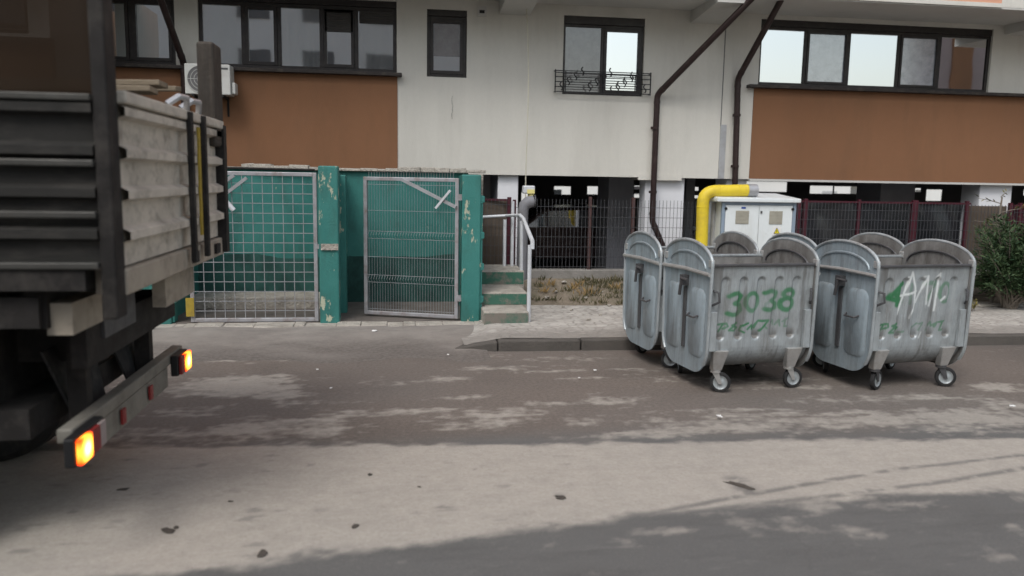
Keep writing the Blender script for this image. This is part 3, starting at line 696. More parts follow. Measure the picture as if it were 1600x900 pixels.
# air conditioner on the wall
ac = thing('air_conditioner', 'white outdoor air conditioner unit bracketed to the brown wall below the window', 'air conditioner', (fx(336), FY-.3, 3.3))
a0, a1 = fx(299), fx(368); zt_, zb_ = on_y(335,103,FY-.2)[1], on_y(335,150,FY-.2)[1]
loc(MB().box(a0, a1, FY-.42, FY-.1, zb_, zt_).build('casing', M['ac_white'], ac, bevel=.015))
for o_ in ac.children: o_.location = -Vector(ac.location)
cx_ = a0+(a1-a0)*.36; cz_ = (zb_+zt_)/2
g = MB().lathe((cx_, FY-.424, cz_), (0,-1,0), [(0,.2),(.004,.2),(.004,.0)], 32)
loc(g.build('fan_opening', M['dark_inner'], ac))
g = MB()
for r in (.05,.1,.15,.2): g.tube([(cx_+r*math.cos(t), FY-.435, cz_+r*math.sin(t)) for t in lin(0,2*PI,25)], .004, 5)
g.bar((cx_-.2,FY-.435,cz_),(cx_+.2,FY-.435,cz_),.006); g.bar((cx_,FY-.435,cz_-.2),(cx_,FY-.435,cz_+.2),.006)
loc(g.build('fan_guard', M['ac_white'], ac))
loc(MB().box(a1-.14, a1-.03, FY-.426, FY-.419, zt_-.075, zt_-.05).build('badge', M['zinc_dark'], ac))
loc(MB().box(a1+.002, a1+.06, FY-.36, FY-.15, zb_+.02, zb_+.2).build('valve_cover', M['ac_white'], ac, bevel=.02))
for x in (a0+.12, a1-.12): loc(MB().bar((x,FY-.44,zb_-.02),(x,FY,zb_-.02),.035).bar((x,FY-.012,zb_-.3),(x,FY-.012,zb_-.0),.03).build('bracket', M['dark_steel'], ac))

# loose rope/cable hanging from above
cb = []
for y in range(-20, 341, 12):
    q = on_y(822+3*math.sin(y/70.)+.006*y, y, FY-.35); cb.append((q[0], FY-.35, q[1]))
tag(MB().tube(cb, .009, 6).build('hanging_cable', M['rope'], smooth=True), 'thin pale cable hanging straight down in front of the cream wall', 'cable')

# ================================================================== WASTE ENCLOSURE, GATES, STEPS
en = thing('waste_enclosure', 'sea-green painted concrete waste enclosure with flaking posts and pale coping', 'enclosure', (-.9, 11.5, 0))
XL, XM, XR = -3.05, -.92, .93
def ep(mb, name, mat, **kw): return loc(mb.build(name, mat, en, **kw))
ep(MB().box(XL-3.2, XR+.1, 12.36, 12.5, .05, 2.08), 'back_wall', M['teal'])
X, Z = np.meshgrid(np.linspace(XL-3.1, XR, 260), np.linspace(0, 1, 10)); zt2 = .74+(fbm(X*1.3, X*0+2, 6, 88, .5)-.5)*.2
ep_ = grid_mesh('base_band', np.stack([X, 12.352-.006*np.sin(Z*PI), .05+Z*zt2], -1), M['base_band'], None, en); loc(ep_)  # added dark strip: painted shade low on the back wall, wavy top edge
ep(MB().box(XL+.07, XM-.06, 11.75, 12.3, .05, .26), 'ledge', M['pale_conc'], bevel=.02)
for x in (XL, XM+.02, XR+.02): ep(MB().box(x-.07, x+.07, 10.86, 12.355, .05, 2.04), 'side_wall', M['teal'])
ep(MB().box(XM-.04, XM+.17, 11.35, 11.55, .05, 2.02), 'pier', M['teal_worn'], bevel=.015)
ep(MB().box(XL-3.2, XL-.08, 10.66, 10.8, .05, 1.5), 'front_wall', M['teal'])
cp = MB(); x = XL-3.2
while x < XR+.1:
    wd = random.uniform(.1,.3); z = 2.13+random.uniform(-.015,.035); y0 = 12.28+random.uniform(-.03,.02)
    cp.hexa([(x,y0,2.082),(x+wd,y0,2.082),(x+wd,12.56,2.082),(x,12.56,2.082),(x,y0+.01,z),(x+wd,y0+.01,z+random.uniform(-.02,.02)),(x+wd,12.56,z),(x,12.56,z)]); x += wd
ep(cp, 'coping', M['pale_conc'], bevel=.01)
def gatepost(x, mat, zt, nubs=True, w=.125):
    p = ep(MB().box(x-w, x+w, 10.58, 10.84, .02, zt), 'post', mat, bevel=.018)
    if nubs:
        nb = MB()
        for z in (.38, .82, 1.24, 1.72): nb.hexa([(x+w-.01,10.6,z-.06),(x+w+.055,10.62,z-.03),(x+w+.055,10.76,z-.03),(x+w-.01,10.78,z-.06),(x+w-.01,10.6,z+.06),(x+w+.055,10.62,z+.05),(x+w+.055,10.76,z+.05),(x+w-.01,10.78,z+.06)])
        nb.box(x+w, x+w+.03, 10.62, 10.78, .1, 1.78)
        nb.build('cast_bracket', M['teal_worn'], p, bevel=.01)
    return p
pm = gatepost(XM, M['teal_chipped'], 2.13, False)
MB().box(XM-.1, XM+.12, 10.556, 10.579, 1.05, 1.13).build('broken_edge', M['pale_conc'], pm)
gatepost(XR, M['teal_worn'], 2.05)
gatepost(XL+.02, M['teal'], 2.05)
ep(MB().box(XR+.09, XR+.17, 10.78, 10.9, .05, 2.06), 'rough_edge', M['pale_conc'])

def frame_gate(name, label, A, B, z0, z1):
    """gate between ground points A (hinge side) and B; returns Empty and mapping p(s, z, off)"""
    A = Vector((*A, 0)); B = Vector((*B, 0)); d = (B-A).normalized(); L = (B-A).length; nrm = Vector((d.y, -d.x, 0))
    if nrm.y > 0: nrm = -nrm
    r = thing(name, label, 'gate', (A.x, A.y, 0)); f = MB(); t = .05
    def p(s, z, off=0): return d*s + nrm*off + Vector((0,0,z))
    for s in (t/2, L-t/2): f.bar(p(s,z0), p(s,z1), t, t, nrm)
    for z in (z0+t/2, z1-t/2): f.bar(p(t,z), p(L-t,z), t, t)
    f.build('frame', M['galv_rusty'], r, bevel=.006)
    return r, p, L
g1, p, L = frame_gate('mesh_gate', 'closed galvanised gate with square wire mesh, between the truck and the flaking green post', (XM-.15, 10.66), (XM-1.76, 10.66), .1, 2.04)
m = MB(); n_ = 12
for i in range(1, n_): s = .05+(L-.1)*i/n_; m.bar(p(s,.13,.012), p(s,2.0,.012), .009)
for i in range(1, 15): z = .12+1.9*i/15; m.bar(p(.04,z,.02), p(L-.04,z,.02), .009)
m.build('wire_mesh', M['wire_light'], g1)
m = MB(); m.bar(p(1.02,1.99,.045), p(1.6,1.55,.045), .06, .045); m.bar(p(.86,1.96,.06), p(1.5,1.46,.06), .045, .04)
m.build('brace', M['galv'], g1)
MB().tube([p(1.23,1.80,.1), p(1.02,1.55,.1)], .032, 10).build('lock_tube', M['white_metal'], g1, smooth=True)
MB().box(-.03,.05,-.03,.02,1.06,1.12).build('latch', M['galv'], g1)
m = MB().box(-1.70,-1.52,-.045,-.02,.15,.95); 
for k in range(2): m.v = m.v
MB().box(-1.66,-1.56,-.05,-.03,.18,.42).box(-1.66,-1.56,-.05,-.03,.62,.9).build('warning_strip', M['strap'], g1)
m = MB(); m.tube([p(.02,2.075), p(1.5,2.085)], .014, 8); m.build('top_bar', M['dark_steel'], g1)

bl_ = on_z(570, 490, .12)
g2, p, L = frame_gate('mesh_gate', 'galvanised gate of ribbed wire panel standing ajar, hinged on the right green post', (XR-.16, 10.66), bl_, .12, 2.0)
m = MB(); n_ = 33
for i in range(1, n_):
    s = .04+(L-.08)*i/n_
    pts = [p(s,.14,.01)]
    for z in (.62, 1.22, 1.8): pts += [p(s,z-.05,.01), p(s,z,.055), p(s,z+.05,.01)] if z < 1.7 else []
    pts.append(p(s,2.07,.01)); m.tube(pts, .0027, 4)
for z in (.2,.57,.67,.92,1.17,1.27,1.55,1.9): m.bar(p(.04,z,.016), p(L-.04,z,.016), .006)
m.build('wire_panel', M['wire_light'], g2)
m = MB(); m.bar(p(.03,1.62,.04), p(.78,1.97,.04), .05, .04); m.build('brace', M['galv'], g2)
MB().bar(p(.3,1.6,.075), p(.1,1.84,.075), .03).build('lock_bar', M['white_metal'], g2)
for z in (.4, 1.75): MB().box(-.02,.06,-.04,.03,z-.04,z+.04).build('hinge', M['galv_rusty'], g2)

# steps
stp = thing('steps', 'three concrete steps with worn green risers, right of the gate post', 'steps', (1.45, 10.8, 0))
SY0 = 10.24; z_1 = on_y(785, 487, SY0)[1]; SY1 = on_z(785, 477, z_1)[1]; z_2 = on_y(785, 457, SY1)[1]; SY2 = on_z(785, 445, z_2)[1]; z_3 = on_y(785, 423, SY2)[1]
x0, x1 = 1.075, on_y(826, 500, SY0)[0]
body = MB(); zs = [.06, z_1, z_2, z_3]; ysr = [SY0, SY1, SY2]
xr = [x1, on_y(824, 465, SY1)[0], on_y(819, 430, SY2)[0]]
for i in range(3): body.box(x0, xr[i], ysr[i], 12.44 if i == 2 else ysr[i+1]+.02, .0, zs[i+1])
loc(body.build('treads', M['pale_conc'], stp, bevel=.015))
for i in range(3):
    loc(MB().box(x0+.004, xr[i]-.012, ysr[i]-.006, ysr[i]+.004, zs[i]+.012, zs[i+1]-.022).build('riser', M['riser'] if i else M['riser_worn'], stp))
hr = thing('handrail', 'pale painted tube handrail at the open side of the concrete steps', 'handrail', (1.86, 10.9, 0))
Q = lambda x, y, Y: P(x, y, Y)
def hp(mb, name, mat, **kw): return loc(mb.build(name, mat, hr, **kw))
topn, topf = P(832,377,SY0+.08), P(818,342,SY2+.1)
hp(MB().tube([(topf[0]-.04,topf[1]+.1,topf[2]+.05), topf, topn, (topn[0],topn[1],topn[2]-.1)], .028, 12), 'grip_tube', M['white_metal'], smooth=True)
hp(MB().cyl((topn[0]-.035,topn[1],topn[2]-.05), (topn[0]-.03,topn[1],.13), .027, 12), 'leg', M['white_metal'], smooth=True)
hp(MB().cyl((topf[0]-.03,topf[1],topf[2]-.03), (topf[0]-.02,topf[1],z_3), .027, 12), 'leg', M['white_metal'], smooth=True)
fr = P(790,337,12.2); fl = P(752,341,12.2)
hp(MB().tube([(fl[0]-.3,12.2,fl[2]), fr, (topf[0]-.04,topf[1]+.1,topf[2]+.05)], .022, 10), 'upper_rail', M['white_metal'], smooth=True)
for px_ in (789, 801): q = P(px_, 345, 12.2); hp(MB().cyl((q[0],12.2,q[2]+(.02 if px_ < 795 else .3)),(q[0],12.2,z_3), .026, 10), 'leg', M['white_metal'], smooth=True)

# vent pipe by the steps, with the yellow valve behind it
vp = thing('vent_pipe', 'grey pipe with curved hood rising behind the steps handrail', 'pipe', (2.05, 12.45, 0))
q0 = P(817, 330, 12.45)
loc(MB().tube([(q0[0],12.45,.4),(q0[0],12.45,q0[2]),(q0[0]+.02,12.45,q0[2]+.09),(q0[0]+.08,12.45,q0[2]+.14),(q0[0]+.17,12.45,q0[2]+.16)], [.085,.085,.09,.095,.09], 16).build('pipe', M['pipe_grey'], vp, smooth=True))
loc(MB().lathe((q0[0]+.17,12.45,q0[2]+.16), (1,0,0), [(0,.1),(.02,.1),(.02,.0)], 16).build('hood', M['zinc_dark'], vp))
gv = thing('gas_valve', 'small white and yellow gas meter box behind the grey vent pipe', 'gas meter', (2.1, 12.8, 1.7))
a = P(818,290,12.8); b = P(836,303,12.8)
loc(MB().box(a[0], b[0], 12.8, 12.95, b[2], a[2]).build('housing', M['white_metal'], gv, bevel=.02))
for o_ in gv.children: o_.location = -Vector(gv.location)
loc(MB().box(a[0]+.06, b[0]-.01, 12.79, 12.799, b[2]+.005, b[2]+.07).build('band', M['yellow_pale'], gv))
loc(MB().tube([(b[0]-.06,12.86,b[2]),(b[0]-.06,12.86,b[2]-.12)], .05, 10).build('stub_pipe', M['yellow_pale'], gv, smooth=True))

# ================================================================== FENCES
FN = 12.58
def fxn(x): return on_y(x, 360, FN)[0]
ZF0, ZF1 = .60, 1.70
tag(MB().box(1.85, 24, FN-.1, FN+.12, -.05, .575).build('low_wall', M['concrete'], bevel=.012), 'low grey concrete wall carrying the mesh fence behind the earth bank', 'wall')
def mesh_fence(label, xa, xb, posts, z0, z1, post_mat, rail, screens=(), y=FN, pitch=.06, pw=.05):
    r = thing('mesh_fence', label, 'fence', ((xa+xb)/2, y, 0), group='mesh fences in front of the parking')
    m = MB(); n = int((xb-xa)/pitch)
    for i in range(n+1): x = xa+(xb-xa)*i/n; m.bar((x,y-.03,z0),(x,y-.03,z1), .0055)
    z = z0+.02
    while z < z1: m.bar((xa,y-.036,z),(xb,y-.036,z), .006); z += .16
    loc(m.build('wire_panel', M['wire'], r))
    for (x, w) in posts: loc(MB().box(x-w/2, x+w/2, y-.028, y+.03, z0-.06, z1+.04).build('post', M[post_mat], r, bevel=.004))
    if rail: loc(MB().box(xa, xb, y-.02, y+.02, z1-.02, z1+.01).box(xa, xb, y-.02, y+.02, z0-.01, z0+.02).build('rail', M[rail], r))
    for (a, b, mt, dz) in screens:
        nx = 30; X, Z = np.meshgrid(np.linspace(a, b, nx), np.linspace(z0, z1-.02, 18))
        Yw = y+.045+.045*np.sin(X*5+Z*3)*(.4+fbm(X*1.5,Z*2,3,int(a*10)+50))
        loc(grid_mesh('screen', np.stack([X,Yw,Z],-1), M[mt], None, r))
    return r
mesh_fence('short mesh fence bay backed with tan board, behind the concrete steps', fxn(700), fxn(797), [(fxn(745),.05),(fxn(795),.06)], .62, 1.68, 'red_post', 'red_post', [(fxn(700), fxn(793), 'tan_board', 0)])
mesh_fence('narrow dark red mesh gate bay beside the grey vent pipe', fxn(802), fxn(812), [(fxn(803),.05)], .58, 1.64, 'red_post', None)
mesh_fence('grey mesh fence with thin brown posts, between handrail and yellow gas pipe', fxn(838), fxn(1095), [(fxn(921),.045),(fxn(988),.05),(fxn(1092),.05)], ZF0, ZF1, 'brown_post', None)
mesh_fence('dark red mesh fence with black privacy film, beside the white gas cabinet', fxn(1243), fxn(1512), [(fxn(1246),.05),(fxn(1256),.06),(fxn(1339),.045),(fxn(1426),.10),(fxn(1507),.055)], ZF0, ZF1+.02, 'red_post', 'red_post', [(fxn(1260),fxn(1337),'screen_film',0),(fxn(1341),fxn(1420),'screen_film',0),(fxn(1432),fxn(1505),'screen_film',0)])
mesh_fence('mesh fence bay with tan board behind the evergreen shrub', fxn(1513), fxn(1576), [(fxn(1575),.06)], ZF0, ZF1, 'red_post', None, [(fxn(1513), fxn(1574), 'tan_board', 0)])
mesh_fence('mesh fence bay with dark red board at the far right edge', fxn(1580), fxn(1760), [(fxn(1590),.05),(fxn(1680),.05),(fxn(1758),.05)], ZF0, ZF1, 'red_post', 'red_post', [(fxn(1582), fxn(1640), 'red_post', 0)])

# ================================================================== GAS CABINET AND PIPE
CY = 11.55
gc = thing('gas_cabinet', 'white two-door gas regulator cabinet with beige grilles behind the bins', 'cabinet', (on_y(1183,350,CY)[0], CY, 0))
c0, c1 = on_y(1127,350,CY)[0], on_y(1243,350,CY)[0]; ct = on_y(1185,316,CY)[1]; cbz = .3
def cpart(mb, name, mat, par=None, **kw): return loc(mb.build(name, mat, gc, **kw)) if par is None else mb.build(name, mat, par, **kw)
cpart(MB().box(c0+.01, c1-.01, CY+.02, CY+.62, cbz, ct), 'casing', M['cabinet'])
tr = MB()
for x in (c0, c1-.055): tr.box(x, x+.055, CY, CY+.05, cbz, ct-.001)
tr.box(c0+.056, c1-.056, CY+.004, CY+.05, ct-.045, ct-.001); tr.box(c0+.056, c1-.056, CY+.004, CY+.05, cbz, cbz+.06)
tr.box(c0-.001, c0+.05, CY+.58, CY+.622, cbz, ct-.001)
cpart(tr, 'corner_trim', M['cab_trim'], bevel=.008)
o0, o1 = c0-.1, c1+.04
cpart(MB().hexa([(o0,CY-.06,ct),(o1,CY-.06,ct),(o1,CY+.7,ct),(o0,CY+.7,ct),(o0,CY-.06,ct+.06),(o1,CY-.06,ct+.06),(o1-.05,CY+.7,ct+.13),(o0+.05,CY+.7,ct+.13)]), 'roof', M['cab_trim'] if False else M['cabinet'], bevel=.012)
cm = (c0+c1)/2
for a, b in ((c0+.06, cm-.004), (cm+.004, c1-.06)):
    d = cpart(MB().box(a, b, CY+.002, CY+.019, cbz+.07, ct-.05), 'door', M['cabinet'], bevel=.004)
    mx = (a+b)/2; gz = ct-.12-.21
    gr = MB().box(mx-.105, mx+.105, CY-.004, CY+.001, gz, gz+.2)
    for k in range(9): gr.hexa([(mx-.1,CY-.009,gz+.01+k*.021),(mx+.1,CY-.009,gz+.01+k*.021),(mx+.1,CY-.0045,gz+.024+k*.021),(mx-.1,CY-.0045,gz+.024+k*.021),(mx-.1,CY-.007,gz+.012+k*.021),(mx+.1,CY-.007,gz+.012+k*.021),(mx+.1,CY-.0042,gz+.026+k*.021),(mx-.1,CY-.0042,gz+.026+k*.021)])
    gr.build('grille', M['grille'], d)
    if a < cm-.1: MB().box(mx-.02, mx+.05, CY-.003, CY+.0015, ct-.1, ct-.075).build('emblem', M['blue'], d)
    else:
        MB().box(mx-.04, mx+.09, CY-.002, CY+.0015, gz-.17, gz-.03).build('notice', M['paper'], d)
        s = MB().prism([(mx-.02,CY-.006,gz-.14),(mx+.07,CY-.006,gz-.14),(mx+.025,CY-.006,gz-.055)], (0,.003,0)).build('warning_sign', M['sign_yellow'], d)
        e = MB()
        tri = [(mx-.02,gz-.14),(mx+.07,gz-.14),(mx+.025,gz-.055)]
        for (q, r) in zip(tri, tri[1:]+tri[:1]): e.bar((q[0],CY-.008,q[1]),(r[0],CY-.008,r[1]),.007,.003)
        e.prism([(mx+.03,CY-.008,gz-.085),(mx+.014,CY-.008,gz-.108),(mx+.026,CY-.008,gz-.108),(mx+.02,CY-.008,gz-.13),(mx+.038,CY-.008,gz-.102),(mx+.026,CY-.008,gz-.102)], (0,.002,0))
        e.build('warning_marks', M['black'], s) if False else e.build('warning_marks', M['black'], d)
for x in (c0+.06, c1-.06): cpart(MB().lathe((x,CY-.012,ct-.1), (0,1,0), [(0,.001),(0,.022),(.02,.022)], 12), 'hinge_cap', M['black'])
cpart(MB().box(cm+.02, cm+.045, CY-.01, CY+.001, ct-.17, ct-.13), 'lock', M['zinc_dark'])
cpart(MB().box(c0+.02, c1-.02, CY+.04, CY+.6, -.05, cbz), 'base_band', M['concrete'])
GPY = CY+.15
gp = thing('gas_pipe', 'thick yellow gas pipe bending over beside the white cabinet', 'pipe', (on_y(1098,340,GPY)[0], GPY, 0))
q = lambda x, y: Vector(P(x, y, GPY))
va, vb, vc = q(1096,386), q(1099,299), q(1170,297.5)
pts = [va, va.lerp(vb,.5)]
for t in lin(0,1,9):
    e0 = vb+(va-vb).normalized()*.19; e1 = vb+(vc-vb).normalized()*.19; pts.append(e0*(1-t)**2+2*t*(1-t)*vb+e1*t*t)
pts.append(vc)
loc(MB().tube(pts, .092, 20).build('pipe', M['yellow'], gp, smooth=True))
loc(MB().lathe(vc, (1,0,0), [(-.03,.096),(.12,.096),(.13,.05),(.13,.0)], 20).build('end_sleeve', M['galv'], gp, smooth=True))
loc(MB().tube([va+Vector((0,0,.02)), va+Vector((.005,0,-.06)), va+Vector((.03,0,-.15)), va+Vector((.12,0,-.2)), va+Vector((.3,.0,-.21))], [.085,.07,.065,.062,.06], 16).build('reducer', M['yellow'], gp, smooth=True))
wr = MB()
for pa, pc in ((va.lerp(vb,.72), vb-va), (vb.lerp(vc,.34), vc-vb), (vb.lerp(vc,.75), vc-vb)): wr.lathe(pa, pc, [(-.008,.091),(-.004,.0965),(.004,.0965),(.008,.091)], 22)
loc(wr.build('weld_seam', M['yellow'], gp, smooth=True))
loc(MB().cyl(va+Vector((.0,0,-.02)), va+Vector((.0,0,.0)), .1, 20).build('collar', M['yellow'], gp))
sp_ = P(1116,350,CY+.3)
tag(MB().cyl((sp_[0]-.02,CY+.3,.1),(sp_[0]-.02,CY+.3,ct-.02), .04, 10).build('support_post', M['galv'], smooth=True), 'slim grey steel post between the yellow pipe and the white cabinet', 'post')

# ================================================================== WHEELED WASTE BINS
RIM, BOT, HL, HD = 1.24, .22, .545, .465
def bin_profile(n):
    """points (y, z) down the front, round the belly and up the back, evenly spaced"""
    raw = [(-HD,RIM),(-HD+.035,.55)]
    for t in lin(0,1,12): a = PI+t*PI/2; raw.append((-.17+(.26)*math.cos(a), .48+.26*math.sin(a)))
    raw = raw + [(-y, z) for y, z in reversed(raw)]
    raw = np.array(raw); d = np.r_[0, np.cumsum(np.hypot(*np.diff(raw, axis=0).T))]
    return d, raw
STROKES = {}
def z1(pts, k, ox): return pts
def map_a(pts): return [((x-104)/1384*1.09-.545, RIM-((430+y/8)-413)*.0064) for x, y in pts]
def map_b(pts): return [((x-75)/1205*1.09-.545, RIM-((410+y/7.5)-415.5)*.0065) for x, y in pts]
def ell(cx, cy, rx, ry): return [(cx+rx*math.cos(t), cy+ry*math.sin(t)) for t in lin(0, 2*PI, 22)]
GA = [([(360,240),(420,210),(480,200),(530,240),(500,300),(440,325),(520,350),(535,410),(490,455),(420,465),(355,445)], .019, 1),
      (ell(675,310,85,108), .018, .85), ([(840,205),(920,182),(1000,205),(990,260),(930,300),(1000,340),(1000,390),(930,415),(850,400)], .019, .85),
      ([(930,300),(860,345),(855,400)], .014, .35), (ell(1168,222,72,52), .02, .9), (ell(1150,345,88,72), .021, 1),
      ([(262,665),(322,570)], .009, .9), ([(255,580),(350,565),(375,598),(318,632)], .009, .8), ([(390,650),(500,565),(430,592),(505,620),(470,655),(405,652)], .010, 1),
      ([(645,565),(565,600),(540,655),(600,682)], .009, .9), ([(640,640),(690,590),(700,642),(790,545),(745,630)], .009, .8), ([(800,545),(918,542),(812,665)], .010, .9),
      ([(862,600),(905,640)], .008, .5), ([(955,590),(992,545),(1000,600)], .008, .55), ([(1030,605),(1070,540),(1078,612)], .008, .6), ([(1110,562),(1190,522)], .008, .5), ([(1150,535),(1140,620),(1185,615)], .008, .5)]
GB = [([(425,240),(262,400),(430,440)], .022, 1), ([(400,250),(372,480)], .02, 1), ([(330,350),(400,400)], .025, .9), ([(540,250),(535,330),(540,460)], .014, .35),
      ([(720,245),(870,235),(760,430)], .018, .6), (ell(985,350,62,108), .014, .55),
      ([(208,800),(260,700)], .009, .9), ([(205,712),(290,692),(300,730),(240,762)], .009, .9), ([(320,800),(420,702),(350,722),(432,742),(380,800),(332,802)], .011, 1), ([(440,800),(505,788)], .008, .5),
      ([(600,772),(682,702)], .008, .5), ([(700,705),(742,692),(700,780)], .008, .5), ([(800,780),(862,692),(880,742),(932,692),(908,745)], .009, .6), ([(948,692),(1042,682)], .009, .7), ([(1000,692),(970,790),(1032,782)], .009, .7)]
WB = [([(408,590),(450,420),(530,112),(590,300),(602,520),(555,632)], .011, .85), ([(430,380),(622,328)], .011, .9), ([(480,165),(520,158)], .009, .6),
      ([(630,462),(690,300),(742,160),(745,330),(752,480)], .011, .85), ([(640,210),(690,165),(735,160)], .009, .5), ([(790,500),(822,300),(850,180),(900,132),(888,560)], .011, .85), ([(945,440),(985,400)], .012, .8), ([(710,870),(735,810)], .008, .5)]
def ribs(U, Z):
    """pressed ribs on the long sides: height above the sheet"""
    h = np.zeros_like(U)
    for c in (-.41, -.22, -.03, .16, .35):
        cx = c+(Z-.52)/.6*.02
        d = np.minimum(np.hypot(U-cx, 0*U), 9)
        zc = np.clip(Z, .56, 1.08); d = np.hypot(U-cx, Z-zc)
        h = np.maximum(h, sstep(.052, .026, d))
    return h
def bin_body(name, nx, ny, green=(), white=(), seed=0, mat='zinc_paint'):
    d, raw = bin_profile(0); s = np.linspace(0, d[-1], ny); yy = np.interp(s, d, raw[:,0]); zz_ = np.interp(s, d, raw[:,1])
    U, Yp = np.meshgrid(np.linspace(-HL, HL, nx), yy); _, Z = np.meshgrid(np.linspace(-HL, HL, nx), zz_)
    side = np.sign(Yp); h = ribs(U*-side, Z); dent = (fbm(U*2+5, Z*2, 4, 60+seed)-.5)*.02
    Yo = Yp-side*(h*.024)*(np.abs(Yp) > .2)+side*dent
    g = np.zeros_like(U); wt = np.zeros_like(U); nn = fbm(U*22, Z*22, 4, 80+seed); n5 = fbm(U*7, Z*7, 4, 90+seed); front = (Yp < -.15)
    for lst, arr in ((green, 'g'), (white, 'w')):
        acc = np.zeros_like(U)
        for pts, r, amt in lst:
            r = r*(1.38 if arr == 'g' and r > .012 else 1.3 if arr == 'g' else 1.15)
            dd = line_dist(U+(nn-.5)*.006, Z+(n5-.5)*.01, pts); acc = np.maximum(acc, amt*(sstep(r*1.15, r*.5, dd)*.75+.25*sstep(r*1.8, r*.3, dd))*(.55+.7*n5))
        if arr == 'g': g = np.clip(acc, 0, .92)*front
        else: wt = np.clip(acc*1.25, 0, .95)*front
    grime = np.clip(sstep(.42, .24, Z)*.55*(.3+1.2*n5)+.75*h*sstep(.66,.55,Z)*(.4+n5)+sstep(.62,.75,fbm(U*9, Z*1.3, 5, 70+seed))*.5+sstep(1.05,1.22,Z)*.35*n5, 0, .8)
    return grid_mesh(name, np.stack([U, Yo, Z], -1), M[mat], {'paint': np.stack([g, wt, grime], -1)})

